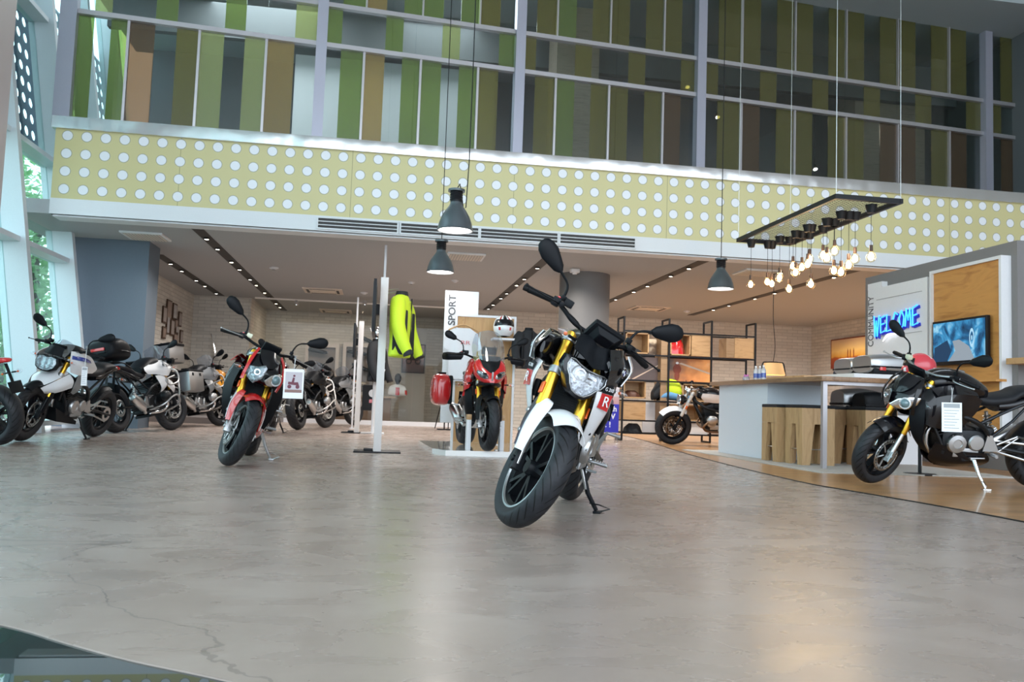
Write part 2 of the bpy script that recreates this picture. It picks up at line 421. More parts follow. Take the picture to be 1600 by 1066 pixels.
def indicator(root, S, c, d, lens=CLR):
    c = Vector(c); d = Vector(d).normalized()
    b = B(); b.tube([c, c+d*.045], [.011, .012], 8, flat=.7); b.xf(S); st = b.build('turn_signal', BLKM, root)
    rings = []
    u = Vector((0, 0, 1)); u = (u-d*u.dot(d)).normalized(); w = d.cross(u)
    for t, r in ((0, .014), (.015, .024), (.04, .026), (.065, .018), (.085, .004)):
        rings.append([c+d*(.04+t)+u*r*math.cos(a)+w*r*.75*math.sin(a) for a in [2*PI*k/14 for k in range(14)]])
    b = B(); b.loft(rings); b.ball(c+d*.07, .011, 8, 6, mi=1); b.xf(S); b.build('signal_lens', [lens, ORG], st)
def roundel(parent, c, n, up, r):
    M = basis(c, Vector(up).cross(Vector(n)), up)
    b = B()
    b.lathe([(0, .0), (r, .0), (r, .003), (r*.96, .004), (r*.62, .004), (r*.60, .003)], (0, 0, 0), (0, 0, 1), 28, mis=[0, 0, 1, 0, 1])
    for q in range(4):
        P = [(0, 0, .0045)]+[(r*.6*math.cos(a), r*.6*math.sin(a), .0045) for a in [PI/2*q+PI/2*k/6 for k in range(7)]]
        b.add(P, [tuple(range(8))], mi=2 if q % 2 else 3)
    b.xf(M); return b.build('badge', [BLKG, CHR, TAGW, BLU], parent)
def hang_tag(root, S, top, pic=None, w=.09, h=.13, drop=.16, face=(1, 0, 0)):
    """paper price tag hanging on a string"""
    top = Vector(top); f = Vector(face).normalized(); x = Vector((0, 0, 1)).cross(f).normalized()
    b = B(); c = top-Vector((0, 0, drop)); b.tube([top, c], .0012, 5); b.tube([top+x*.01, c+x*.004], .0012, 5)
    o = b.build('tag_string', TAGW, None)
    return c, x, f, o

def make_bike(label, loc, heading, lean=12, steer=0, style='roadster', z0=0, group=None, **K):
    lean_r = R_(lean); root = empty('motorcycle', (loc[0], loc[1], z0), (-lean_r, 0, R_(heading)), label, 'motorcycle', group)
    g = K.get
    Lw = g('wb', 1.44); rf = g('rf', .30); rr = g('rr', .312); wf = g('wf', .060); wr = g('wr', .088); rim = g('rim', .216)
    rimr = g('rimr', .216)
    fx = Lw/2; rk = R_(g('rake', 24.5)); ax = Vector((-math.sin(rk), 0, math.cos(rk)))
    P0 = Vector((fx-.035, 0, rf))
    S = Matrix.Translation(P0) @ Matrix.Rotation(R_(steer), 4, ax) @ Matrix.Translation(-P0); I = Matrix.Identity(4)
    A = lambda t, y=0, dx=0: Vector((fx+dx, y, rf))+ax*t
    body = g('body', WHT); body2 = g('body2', BLKG); fork = g('fork', GOLD); fend = g('fender', body); ft = g('ftop', .72)
    adv = style in ('adv', 'dual'); retro = style == 'retro'
    # --- wheels
    wheel(root, 'front_tyre', (fx, 0, rf), rf, wf, rim, S, g('rimm', BLK), g('wkind', 'cast'), g('discm', STL), g('discs', (-1, 1)), g('nsp', 5), g('rimedge'))
    wheel(root, 'rear_tyre', (-fx, 0, rr), rr, wr, rimr, I, g('rimm', BLK), g('wkind', 'cast'), STL, (-1,), g('nsp', 5), g('rimedge'), drx=.12)
    # --- fork
    for s in (-1, 1):
        y = .105*s
        b = B(); t0 = g('gold0', .22)
        fk = g('fork_r', .028); b.tube([A(t0, y), A(t0+.012, y), A(ft, y)], [fk*.9, fk, fk], 20)
        b.lathe([(.022, 0), (.022, .012), (.012, .016), (0, .016)], A(ft, y), ax, 16)
        b.xf(S); f = b.build('fork_leg', fork, root)
        b = B(); b.tube([A(-.02, y), A(t0+.01, y)], [.021, .0215], 16); b.xf(S); b.build('fork_slider', g('slider', BLK if adv else STL), f)
        b = B(); b.box(A(.0, y*.98), (.055, .04, .10), ax.to_track_quat('Z', 'Y').to_matrix(), bev=.01); b.lathe([(0, -.012), (.016, -.012), (.016, .012), (0, .012)], A(0, y+s*.022), (0, 1, 0), 14)
        b.xf(S); b.build('axle_clamp', g('clamp', BLK if adv else SIL), f)
        if s > 0 or len(g('discs', (-1, 1))) == 2 or g('discs')[0] == s:
            if s in g('discs', (-1, 1)):
                b = B(); b.box(A(.02, s*(wf*.98+.018))+Vector((-.135, 0, .03)), (.05, .05, .12), Matrix.Rotation(.35, 3, 'Y'), bev=.012)
                b.box(A(.03, s*.095)+Vector((-.08, 0, .03)), (.10, .02, .03), bev=.005)
                b.xf(S); b.build('brake_caliper', g('calm', BLK), root)
        b = B(); b.box(A(t0+.17, y+s*.034), (.03, .010, .06), Matrix.Rotation(-rk, 3, 'Y'), bev=.003); b.xf(S)
        if g('fork_refl', 1): b.build('reflector_plate', ORG, f)
    for t, mm, th in ((g('tl', .50), g('triple', SIL), .045), (ft-.035, g('triple', SIL), .03)):
        b = B(); rot = Matrix.Rotation(-rk, 3, 'Y')
        b.box(A(t)+Vector((-.02, 0, 0)), (.075, .16, th*.8), rot, bev=.01)
        for s in (-1, 1): b.lathe([(.028, -th/2), (.037, -th/2+.004), (.037, th/2-.004), (.028, th/2)], A(t, .105*s), ax, 22)
        b.xf(S); b.build('triple_clamp', mm, root)
    # --- front fender
    if style in ('roadster', 'retro', 'tour'):
        cs = []; R = rf+.014; a0, a1 = (R_(g('fa0', 62)), R_(146)) if not retro else (R_(42), R_(128))
        for y, dr in ((-wf-.030, -.040), (-wf*.8, .0), (0, .018), (wf*.8, .0), (wf+.030, -.040)):
            cs.append([(fx+math.cos(a)*(R+dr), y, rf+math.sin(a)*(R+dr)) for a in [a0+(a1-a0)*k/6 for k in range(7)]])
        b = B(); b.patch(cs, .004, 3, 3)
        fr_ = []
        if g('fside', 1):
            for s in (-1, 1):
                q = lambda t, dx, yy: tuple(A(t, s*yy, dx))
                fo = g('fpl', 1)
                b.patch([[q(.35, .04, wf+.004), q(.33, .065+.03*fo, .085), q(.2, .060+.03*fo, .115), q(.06, .045+.02*fo, .125)],
                         [q(.35, -.02, wf+.004), q(.345, .01, .115), q(.2, .02, .150), q(.05, .01, .146)],
                         [q(.33, -.08, wf+.002), q(.31, -.06, .115), q(.18, -.045, .140), q(.04, -.03, .134)]][::s], .004, 5, 3)
                fr_.append(s)
        b.xf(S); f = b.build('front_fender', fend, root)
        if g('fside', 1):
            for s in (-1, 1):
                q = lambda t, dx, yy: tuple(A(t, s*yy, dx))
                b = B()
                b.patch([[q(.33, .005, .127), q(.2, .012, .156), q(.065, .005, .153)], [q(.33, -.055, .122), q(.2, -.045, .147), q(.06, -.033, .143)]][::s], .004, 5, 2)
                for t in (.25, .14): b.lathe([(0, .006), (.011, .006), (.014, 0)], A(t, s*.153, -.018), (0, s, 0), 14, mi=1)
                b.xf(S); b.build('fender_side_cover', [g('fcover', NAVY), SIL], f)
    else:   # high or low black adventure fender
        cs = []; R = rf+.02; a0, a1 = R_(52), R_(150)
        for y, dr in ((-wf-.01, -.02), (-wf*.6, .008), (0, .016), (wf*.6, .008), (wf+.01, -.02)):
            cs.append([(fx+math.cos(a)*(R+dr), y, rf+math.sin(a)*(R+dr)) for a in [a0+(a1-a0)*k/6 for k in range(7)]])
        b = B(); b.patch(cs, .004, 3, 3); b.xf(S); b.build('front_fender', BLKM, root)
        for s in (-1, 1):
            b = B(); b.patch([[tuple(A(.34, s*.12, .03)), tuple(A(.2, s*.135, .03)), tuple(A(.03, s*.13, .02))], [tuple(A(.34, s*.135, -.01)), tuple(A(.2, s*.145, -.01)), tuple(A(.03, s*.14, -.01))],
                              [tuple(A(.32, s*.12, -.05)), tuple(A(.2, s*.13, -.05)), tuple(A(.03, s*.128, -.04))]][::s], .004, 4, 3); b.xf(S); b.build('fork_guard', BLKM, root)
    # --- handlebar
    zb = rf+(ft+.03)*math.cos(rk)+g('bup', .03); xb = fx-(ft+.02)*math.sin(rk)-.02; hw = g('hw', .385); rise = g('rise', .05)
    b = B(); bp = [(xb-.11, -hw, zb+rise-.02), (xb-.05, -hw*.62, zb+rise), (xb, -hw*.3, zb+.005), (xb+.005, 0, zb), (xb, hw*.3, zb+.005), (xb-.05, hw*.62, zb+rise), (xb-.11, hw, zb+rise-.02)]
    bp = [(fx-.72*math.sin(rk)+(p[0]-xb)-.02 if 0 else p[0], p[1], p[2]) for p in bp]
    b.tube(bp, .0125, 10, smooth=5); b.box((xb, 0, zb-.02), (.05, .10, .035), bev=.008); b.xf(S); hb = b.build('handlebar', g('barm', BLKM), root)
    for s in (-1, 1):
        e = Vector((xb-.11, s*hw, zb+rise-.02)); i_ = Vector((xb-.05, s*hw*.62, zb+rise)); d = (e-i_).normalized()
        b = B(); b.tube([e-d*.13, e-d*.128, e-d*.02, e], [.020, .017, .0175, .019], 14); b.tube([e, e+d*.002, e+d*.028, e+d*.03], [.010, .016, .016, .010], 14)
        b.xf(S); b.build('grip', RUB, hb)
        b = B(); c = e-d*.155; b.box(c, (.05, .045, .05), Matrix.Rotation(.3*s, 3, 'Z'), bev=.01); b.box(c+Vector((.03, -s*.02, 0)), (.05, .03, .028), bev=.008); b.xf(S)
        sw = b.build('switch_housing', BLKM, hb)
        b = B(); lv = [c+Vector((.045, -s*.0, -.004)), c+Vector((.075, s*.03, -.006)), c+Vector((.07, s*.10, -.01)), c+Vector((.045, s*.19, -.012))]
        b.tube(lv, [.009, .008, .0065, .007], 8, smooth=4, flat=.7); b.ball(lv[-1], .009, 8, 6); b.xf(S); b.build('lever', g('leverm', BLKM), hb)
        if s < 0 and style != 'retro':
            b = B(); b.box(c+Vector((.03, s*-.055, .025)), (.045, .05, .04), Matrix.Rotation(-.3, 3, 'Z'), bev=.008); b.xf(S); b.build('brake_reservoir', g('resm', BLKM), hb)
        if s < 0:
            b = B(); b.box(c+Vector((-.006, .005, .028)), (.016, .02, .012), bev=.004); b.xf(S); b.build('starter_switch', RED, hb)
        if g('guards'):
            b = B(); c2 = e+Vector((.075, -s*.06, -.01))
            b.patch([[(c2.x-.10, c2.y*1+s*.11, c2.z+.03), (c2.x, c2.y+s*.06, c2.z+.035), (c2.x+.02, c2.y-s*.09, c2.z+.03)],
                     [(c2.x-.10, c2.y+s*.12, c2.z-.01), (c2.x+.015, c2.y+s*.07, c2.z-.005), (c2.x+.035, c2.y-s*.10, c2.z)],
                     [(c2.x-.10, c2.y+s*.11, c2.z-.05), (c2.x, c2.y+s*.06, c2.z-.055), (c2.x+.02, c2.y-s*.08, c2.z-.04)]][::s], .006, 6, 4)
            b.xf(S); b.build('hand_guard', BLKM, root)
        if g('mirrors', (-1, 1)) and s in g('mirrors', (-1, 1)):
            mb = c+Vector((-.005, -s*.025, .035))
            if g('mtall'): stm = [mb, mb+Vector((0, s*.008, .06)), mb+Vector((0, s*.035, .105)), mb+Vector((0, s*.095, .135))]
            else: stm = [mb, mb+Vector((.005, s*.008, .05)), mb+Vector((.005, s*.03, .080)), mb+Vector((0, s*.085, .108))]
            mirror_part(root, S, mb, stm[-1], s, stem=stm, L=g('mL', .19), W=g('mW', .052))
    # cables
    for s in (-1, 1):
        b = B(); b.tube([(xb-.05+.03, s*hw*.55, zb+rise-.01), (xb+.07, s*.10, zb+.0), (xb+.08, s*.05, zb-.12), (xb+.02, s*.03, zb-.25)], .004, 6, smooth=5); b.xf(S); b.build('cable', RUB, hb)
    # --- body common
    zs = g('zs', 0)     # overall raise of the bodywork
    def tank(secs, m=None):
        b = B(); b.sect([(q[0], q[1]+zs)+tuple(q[2:]) for q in secs], 24); return b.build('fuel_tank', m or body2, root)
    def side(name, m, curves, t=.005, nu=6, nv=4, bulge=0, parent=None, sides=(-1, 1)):
        out = []
        for s in sides:
            b = B(); b.patch([[(p[0], p[1], p[2]+zs) for p in c] for c in (curves if s > 0 else curves[::-1])], t, nu, nv, side=s, bulge=bulge)
            out.append(b.build(name, m, parent or root))
        return out
    seatm = SKIN_F
    b = B(); z = .80+zs
    if style == 'retro': b.sect([(-.62, z+.0, .09, .03), (-.5, z, .12, .045), (-.3, z-.01, .13, .05), (-.1, z-.01, .10, .05), (-.04, z, .07, .04)], 20)
    else: b.sect([(-.70, z+.08, .07, .02), (-.62, z+.085, .10, .035), (-.42, z+.06, .12, .045), (-.33, z+.01, .13, .05), (-.15, z-.02, .125, .05), (-.03, z+.0, .09, .05), (.02, z+.02, .07, .03)], 20)
    b.build('seat', seatm, root)
    # frame, engine
    b = B()
    for s in (-1, 1):
        b.tube([(.42, s*.05, .80+zs), (.25, s*.16, .70+zs), (.0, s*.17, .62+zs*.7), (-.14, s*.13, .50), (-.16, s*.12, .36)], .022, 10, smooth=4)
        b.tube([(.40, s*.04, .72+zs), (.30, s*.10, .52), (.22, s*.11, .36)], .018, 10, smooth=3)
        b.tube([(-.06, s*.14, .60), (-.35, s*.12, .74+zs), (-.62, s*.08, .84+zs)], .014, 8, smooth=3)
        b.tube([(-.14, s*.12, .45), (-.35, s*.11, .62+zs*.5), (-.5, s*.09, .78+zs)], .012, 8)
    b.tube([(.43, 0, .86+zs), (.37, 0, .68+zs)], .035, 14); b.build('frame', g('framem', DRK), root)
    b = B(); b.box((.05, 0, .42), (.40, .26, .24), bev=.05); b.box((-.13, 0, .45), (.18, .22, .22), bev=.04); b.box((.16, 0, .60), (.20, .22, .24), Matrix.Rotation(.3, 3, 'Y'), bev=.03)
    b.box((.02, 0, .30), (.28, .20, .10), bev=.03)
    for k in range(6): b.box((.17, 0, .52+.028*k), (.25, .245, .008), Matrix.Rotation(.3, 3, 'Y'))
    en = b.build('engine', DRK, root)
    for s in (-1, 1):
        b = B(); b.lathe([(.085, 0), (.085, .02), (.075, .035), (.04, .04), (.035, .034), (0, .034)], (.13, s*.13, .42), (0, s, 0), 26)
        b.lathe([(.07, 0), (.07, .018), (.058, .03), (0, .032)], (-.04, s*.13, .43), (0, s, 0), 24)
        for k in range(6): b.lathe([(0, .028), (.007, .028), (.007, .0)], (.13+.078*math.cos(k), s*.13, .42+.078*math.sin(k)), (0, s, 0), 8)
        b.box((.04, s*.132, .34), (.22, .02, .08), bev=.008)
        b.build('engine_cover', g('coverm', SIL), en)
    if adv and style == 'adv' or retro:     # boxer cylinders
        for s in (-1, 1):
            b = B(); pr = [(.055, 0)]
            for k in range(7): pr += [(.075, .02+k*.014), (.075, .024+k*.014), (.056, .026+k*.014), (.056, .032+k*.014)]
            b.lathe(pr, (.16, s*.13, .47), (0, s, .12), 22); b.build('cylinder', DRK, en)
            b = B(); b.sect([(-.09, 0, .03, .02, 3), (-.06, 0, .05, .06, 3), (0, 0, .06, .075, 3), (.06, 0, .05, .06, 3), (.09, 0, .03, .02, 3)], 20)
            b.xf(Matrix.Translation((.16, s*.28, .49))); b.build('cylinder_head_cover', SIL if not g('headm') else g('headm'), en)
            b = B(); b.tube([(.22, s*.25, .44), (.28, s*.22, .36), (.2, s*.16, .28), (-.05, s*.12, .26)], .02, 10, smooth=4); b.build('exhaust_header', g('pipem', CHR), root)
    else:
        b = B()
        for y in (-.05, .05) if not g('single') else (0,): b.tube([(.26, y, .58), (.34, y, .50), (.33, y, .36), (.2, y, .27), (0, y*1.4, .25), (-.15, -.08, .25)], .02, 10, smooth=4)
        b.build('exhaust_header', STL, root)
    b = B(); ez = g('ez', .36); b.tube([(-.18, -.12, .26), (-.30, -.17, ez-.03)], .024, 10)
    b.tube([(-.28, -.17, ez-.06), (-.31, -.175, ez-.03), (-.58, -.20, ez+g('eup', .10)), (-.62, -.205, ez+g('eup', .10)+.015), (-.622, -.205, ez+g('eup', .10)+.015)], [.03, .055, .055, .045, .025], 16, flat=1.25)
    b.build('muffler', g('mufm', STL), root)
    # radiator
    if not retro:
        b = B(); b.box((.40, 0, .62+zs*.6), (.035, .26, .30), Matrix.Rotation(-.2, 3, 'Y'), bev=.006)
        for k in range(22): b.box((.42-.0027*(k-11), 0, .48+zs*.6+k*.0125), (.006, .24, .003))
        b.build('radiator', BLKM, root)
    # swingarm, chain, hugger, shock
    b = B()
    for s in (-1, 1): b.tube([(-.14, s*.11, .40), (-.30, s*.125, .38), (-fx, s*.125, rr)], [.03, .028, .022], 10, smooth=2, flat=.7)
    b.tube([(-.15, -.11, .40), (-.15, .11, .40)], .03, 12); b.tube([(-fx, -.15, rr), (-fx, .15, rr)], .012, 10); b.build('swingarm', g('swm', BLK), root)
    b = B(); b.lathe([(.09, -.003), (.09, .003), (.05, .003), (.05, -.003)], (-fx, .10, rr), (0, 1, 0), 32, closed=True)
    b.tube([(-fx, .10, rr+.09), (-.13, .10, .45)], .007, 6, flat=1.6); b.tube([(-fx, .10, rr-.09), (-.13, .10, .38)], .007, 6, flat=1.6); b.build('chain', STL, root)
    b = B(); b.tube([(-.24, .0, .40), (-.18, 0, .68+zs)], .016, 10)
    for k in range(7): b.lathe([(.030, -.006), (.036, 0), (.030, .006)], (-.232+k*.007, 0, .46+k*.03), (.2, 0, 1), 16)
    b.build('shock_absorber', g('shockm', STL), root)
    b = B(); R = rr+.02; cs = [[(-fx+math.cos(a)*(R+dr), y, rr+math.sin(a)*(R+dr)) for a in [R_(20)+R_(75)*k/5 for k in range(6)]] for y, dr in ((-wr, -.02), (0, .012), (wr, -.02))]
    b.patch(cs, .004, 3, 4); b.build('rear_hugger', BLKM, root)
    # tail
    b = B(); b.sect([(-.84, .86+zs, .03, .012), (-.78, .86+zs, .055, .03), (-.60, .835+zs, .095, .045), (-.35, .76+zs, .13, .055), (-.22, .74+zs, .12, .05)], 18); tl = b.build('tail', g('tailm', body2), root)
    b = B(); b.sect([(-.862, .865+zs, .02, .008), (-.85, .865+zs, .045, .02), (-.82, .865+zs, .05, .026)], 14); b.build('tail_light', LENSR, tl)
    b = B(); b.box((-.86, 0, .70+zs), (.012, .03, .28), Matrix.Rotation(.35, 3, 'Y')); b.box((-.915, 0, .60+zs), (.006, .17, .12), Matrix.Rotation(.35, 3, 'Y'), bev=.002); b.build('licence_plate_holder', BLKM, root)
    for s in (-1, 1): indicator(root, I, (-.85, s*.03, .74+zs), (-.1, s, 0), LENSR if g('redsig') else CLR)
    # pegs & levers & stand
    for s in (-1, 1):
        b = B(); b.tube([(-.16, s*.13, .33), (-.17, s*.245, .335)], [.011, .014], 8, flat=.8)
        for k in range(5): b.box((-.17, s*(.17+.016*k), .346), (.03, .006, .008))
        b.hexa([(-.10, s*.135, .36), (-.24, s*.135, .36), (-.24, s*.15, .36), (-.10, s*.15, .36), (-.13, s*.135, .50), (-.17, s*.135, .50), (-.17, s*.15, .50), (-.13, s*.15, .50)])
        b.tube([(-.12, s*.155, .30), (0.02, s*.165, .30), (.03, s*.22, .305)], .007, 8); b.build('foot_peg', g('pegm', SIL), root)
        b = B(); b.tube([(-.22, s*.14, .42), (-.38, s*.16, .50), (-.40, s*.24, .50)], .010, 8); b.tube([(-.24, s*.14, .36), (-.39, s*.155, .49)], .008, 8); b.build('passenger_peg', g('pegm', SIL), root)
    yl = .27; zf = yl*math.tan(lean_r) if lean > 4 else .03; stm_ = g('standm', BLK)
    b = B(); b.tube([(-.04, .12, .31), (-.06, .20, .17), (-.09, yl, zf+.012)], [.016, .014, .012], 10); b.box((-.09, yl+.01, zf+.006), (.07, .045, .012), Matrix.Rotation(lean_r, 3, 'X'), bev=.003)
    b.tube([(-.03, .13, .29), (-.05, .185, .19)], .008, 8, mi=1)
    b.tube([(-.07, .225, .12), (-.06, .28, .13), (-.05, .345, zf+.05), (-.08, .29, zf+.01)], .004, 6); b.build('side_stand', [stm_, STL], root)
    # belly pan
    if g('belly'):
        side('belly_pan', g('belly'), [[(.30, .12, .42-zs), (.10, .15, .36-zs), (-.15, .14, .34-zs)], [(.32, .06, .28-zs), (.1, .12, .25-zs), (-.18, .12, .27-zs)], [(.24, .02, .20-zs), (.1, .03, .19-zs), (-.16, .04, .21-zs)]])
    # --- style bodies
    hx, hz = fx-.55*math.sin(rk)+.09, rf+.55*math.cos(rk)+g('hlz', 0)   # headlight centre
    if style == 'roadster' and g('face') == 'shield':
        tk = tank([(-.10, .84, .10, .05), (-.03, .87, .14, .08), (.10, .90, .165, .11), (.24, .92, .165, .11), (.35, .92, .13, .08), (.42, .92, .07, .05)], BLKG)
        for s in (-1, 1): b = B(); b.sect([(.0, .865, .02, .05), (.18, .87, .05, .085), (.36, .87, .058, .09), (.48, .87, .04, .065), (.525, .87, .01, .03)], 20); b.xf(Matrix.Translation((0, s*.172, 0))); b.build('air_intake', BLKG, root)
        b = B(); b.lathe([(0, .012), (.03, .012), (.045, .008), (.05, 0)], (.12, 0, 1.005), (-.05, 0, 1), 24); b.build('filler_cap', SIL, tk)
        sh = side('tank_shroud', BLKG, [[(.50, .155, .955), (.36, .20, .975), (.18, .18, .97), (.04, .14, .93)], [(.565, .195, .86), (.40, .245, .885), (.20, .225, .89), (.04, .16, .87)], [(.51, .19, .785), (.38, .225, .79), (.22, .20, .80), (.06, .15, .80)]], bulge=.006)
        for q, s in zip(sh, (-1, 1)): roundel(q, (.44, s*.247, .865), (.25, s, .1), (0, 0, 1), .026)
        side('tank_trim', WHT, [[(.36, .232, .955), (.22, .225, .955), (.08, .19, .93)], [(.34, .268, .885), (.18, .252, .89), (.05, .19, .88)], [(.40, .25, .80), (.26, .225, .79), (.12, .18, .79)]], .006)
        rs = side('radiator_shroud', WHT, [[(.52, .150, .80), (.43, .205, .815), (.33, .20, .80)], [(.53, .165, .70), (.44, .225, .70), (.30, .21, .68)], [(.46, .155, .58), (.38, .19, .56), (.28, .18, .55)], [(.37, .13, .46), (.33, .15, .44), (.28, .15, .44)]], .006, bulge=.004)
        for q, s in zip(rs, (-1, 1)):
            b = B(); b.patch([[(.508, .178, .785), (.445, .220, .79)], [(.515, .186, .742), (.445, .230, .742)]][::s], .002, 4, 2, side=s); b.build('decal', BLKM, q)
            b = B(); b.patch([[(.515, .186, .740), (.445, .230, .740)], [(.505, .182, .665), (.445, .226, .655)]][::s], .002, 4, 2, side=s); b.build('decal', RED, q)
            M = basis((.483, s*.213, .700), (-.84*s, .54, 0), (0, 0, 1))
            text_mesh('lettering', 'R', .075, .0006, TAGW, q, M, sx=1.1)
            M = basis((.480, s*.212, .764), (-.84*s, .54, 0), (0, 0, 1)); text_mesh('lettering', 'G 310', .026, .0006, TAGW, q, M)
        for s in (-1, 1):
            b = B(); b.box((.40, s*.165, .66), (.05, .03, .09), bev=.008); b.box((.36, s*.16, .55), (.05, .03, .08), bev=.008); b.box((.38, s*.15, .60), (.03, .02, .12)); b.build('radiator_bracket', BLKM, root)
        # headlight
        Hc = Vector((hx, 0, hz)); T = Matrix.Rotation(R_(-8), 4, 'Y')
        out = [(0, .034), (.05, .040), (.085, .050), (.106, .046), (.110, .014), (.098, -.012), (.078, -.032), (.060, -.062), (.036, -.086), (.012, -.092)]
        full = [(y, z) for y, z in out]+[(-y, z) for y, z in out[::-1]][:-1]
        curv = lambda y, z: -.9*y*y-.25*abs(z)**1.5-(.10*z)
        def face(k, dx, dz=0): return [Hc+(T.to_3x3() @ Vector((.06+dx+curv(y, z), y*k, z*k+dz))) for y, z in full]
        b = B(); r1, r2, r3, r4 = face(1.02, 0), face(1.22, -.012), face(1.30, -.05), face(.95, -.16)
        b.loft([face(1.0, -.01), r1, r2, r3, r4], cap=False); b.add(r4, [tuple(range(len(r4)))]); b.xf(S); hl = b.build('headlight', BLKG, root)
        b = B(); b.dome(face(.99, -.006), -.045, (1, 0, 0), 6)
        b.lathe([(.030, .0), (.030, .035), (.026, .036), (.022, .01), (0, .004)], Hc+Vector((.02, -.032, .005)), (1, 0, 0), 24, mi=1)
        b.lathe([(.046, .01), (.046, .034), (.041, .036), (.038, .01)], Hc+Vector((.016, -.032, .005)), (1, 0, 0), 24, mi=2); b.lathe([(0, .0), (.020, .0)], Hc+Vector((.045, -.032, .005)), (1, 0, 0), 20, mi=2)
        b.box(Hc+Vector((.045, .03, -.01)), (.02, .035, .004), mi=2); b.box(Hc+Vector((.045, .03, .012)), (.02, .035, .004), mi=2)
        b.box(Hc+Vector((.04, 0, -.05)), (.03, .09, .012), mi=1, bev=.004)
        b.xf(S); b.build('reflector', [REFL, CHR, BLK], hl)
        b = B(); b.dome(face(1.0, .0), .018, (1, 0, 0), 5, back=False); b.xf(S); b.build('lens', CLR, hl)
        b = B(); r0 = face(1.035, .004); b.tube(r0+[r0[0]], .0035, 6, cap=False); b.xf(S); b.build('bezel', SIL, hl)
        # forehead and instrument
        b = B(); b.patch([[(hx+.035, -.12, hz+.10), (hx+.065, -.06, hz+.085), (hx+.075, 0, hz+.065), (hx+.065, .06, hz+.085), (hx+.035, .12, hz+.10)],
                          [(hx-.02, -.115, hz+.15), (hx+.025, -.06, hz+.135), (hx+.03, 0, hz+.11), (hx+.025, .06, hz+.135), (hx-.02, .115, hz+.15)],
                          [(hx-.06, -.09, hz+.19), (hx-.02, -.05, hz+.19), (hx-.015, 0, hz+.17), (hx-.02, .05, hz+.19), (hx-.06, .09, hz+.19)]], .006, 5, 5); b.xf(S); b.build('headlight_cowl', BLKM, root)
        b = B(); rot = Matrix.Rotation(R_(42), 3, 'Y'); ic = Vector((hx-.03, 0, hz+.235)); b.box(ic, (.035, .185, .115), rot, bev=.014)
        b.hexa([ic+rot @ Vector(p) for p in ((.018, -.07, -.045), (.018, .07, -.045), (.018, .07, .045), (.018, -.07, .045), (.045, -.045, -.028), (.045, .045, -.028), (.045, .045, .028), (.045, -.045, .028))]); b.xf(S); ins = b.build('instrument_panel', BLKM, root)
        b = B(); b.box(ic+rot @ Vector((-.018, 0, 0)), (.004, .13, .075), rot); b.box(ic+rot @ Vector((.046, 0, 0)), (.004, .075, .045), rot); b.xf(S); b.build('display_glass', BLKG, ins)
        for s in (-1, 1): indicator(root, S, (hx-.05, s*.11, hz+.14), (.25, s, .0))
    elif style == 'roadster':      # S-type with two unlike lamps
        tk = tank([(-.12, .85, .10, .06), (-.03, .88, .15, .09), (.10, .92, .175, .11), (.24, .94, .17, .10), (.36, .92, .13, .08), (.44, .90, .06, .04)], g('tankm', BLKG))
        b = B(); b.lathe([(0, .012), (.03, .012), (.045, .008), (.05, 0)], (.10, 0, 1.02), (-.05, 0, 1), 24); b.build('filler_cap', SIL, tk)
        side('side_fairing', BLKG, [[(.46, .14, .88), (.34, .21, .90), (.12, .20, .88), (-.05, .14, .80)], [(.50, .20, .76), (.40, .26, .74), (.20, .23, .72), (0, .16, .70)], [(.50, .19, .62), (.42, .25, .58), (.28, .22, .56), (.12, .17, .56)]], bulge=.004)
        side('radiator_wing', g('wing', BLKM), [[(.55, .145, .80), (.47, .21, .80)], [(.575, .165, .66), (.48, .245, .64)], [(.53, .15, .50), (.46, .215, .46)], [(.42, .11, .36), (.38, .17, .34)]], .006)
        side('side_trim', body, [[(.44, .215, .90), (.22, .20, .93), (.02, .15, .88)], [(.40, .262, .845), (.2, .235, .86), (.0, .17, .84)]], .005, bulge=.002)
        # head
        b = B(); b.sect([(hx-.12, hz+.07, .11, .11, 2.6), (hx-.02, hz+.05, .15, .12, 2.8), (hx+.05, hz+.01, .150, .10, 2.6), (hx+.095, hz-.005, .115, .075, 2.4), (hx+.125, hz-.02, .05, .04, 2)], 24); b.xf(S); hl = b.build('headlight_fairing', BLKG, root)
        for s, kd in ((-1, 0), (1, 1)):
            o = [(.0, .028), (.035, .048), (.05, .035), (.045, -.02), (.012, -.055), (-.03, -.035), (-.035, .02)] if kd == 0 else [(-.06, -.025), (-.03, .012), (.02, .035), (.065, .04), (.055, .0), (.02, -.032), (-.03, -.042)]
            P = [Vector((hx+.172-.70*(.088+y*1.5), s*(.088+y*1.5), hz-.005+z*1.7)) for y, z in ([(-a, c) for a, c in o] if kd == 0 else o)]
            b = B(); b.dome(P, .012, (1, s*.35, 0), 4); b.xf(S); lb = b.build('headlight', CHR if kd else REFL, root)
            c = sum(P, Vector())/len(P)
            b = B(); rr0 = .042 if kd else .020
            b.lathe([(rr0+.007, .004), (rr0+.005, .022), (rr0, .022), (rr0-.004, .014), (0, .018)], c, (1, s*.35, 0), 26, mi=0); b.xf(S); b.build('lamp_ring', CHR if not kd else WHT, lb)
            b = B(); b.ball(c+Vector((.008, s*.003, 0)), rr0-.004, 14, 8); b.xf(S); b.build('projector_lens', mat('projector_glass', (.12, .2, .22), .05, coat=1), lb)
            b = B(); b.patch([[(hx+.05, .165, hz-.10), (hx+.07, .17, hz+.0), (hx+.03, .15, hz+.12), (hx-.05, .11, hz+.20)], [(hx+.075, .145, hz-.095), (hx+.085, .15, hz+.0), (hx+.05, .13, hz+.115), (hx-.03, .095, hz+.19)]][::s], .008, 6, 3, side=s); b.xf(S); b.build('headlight_trim', g('facetrim', body), hl)
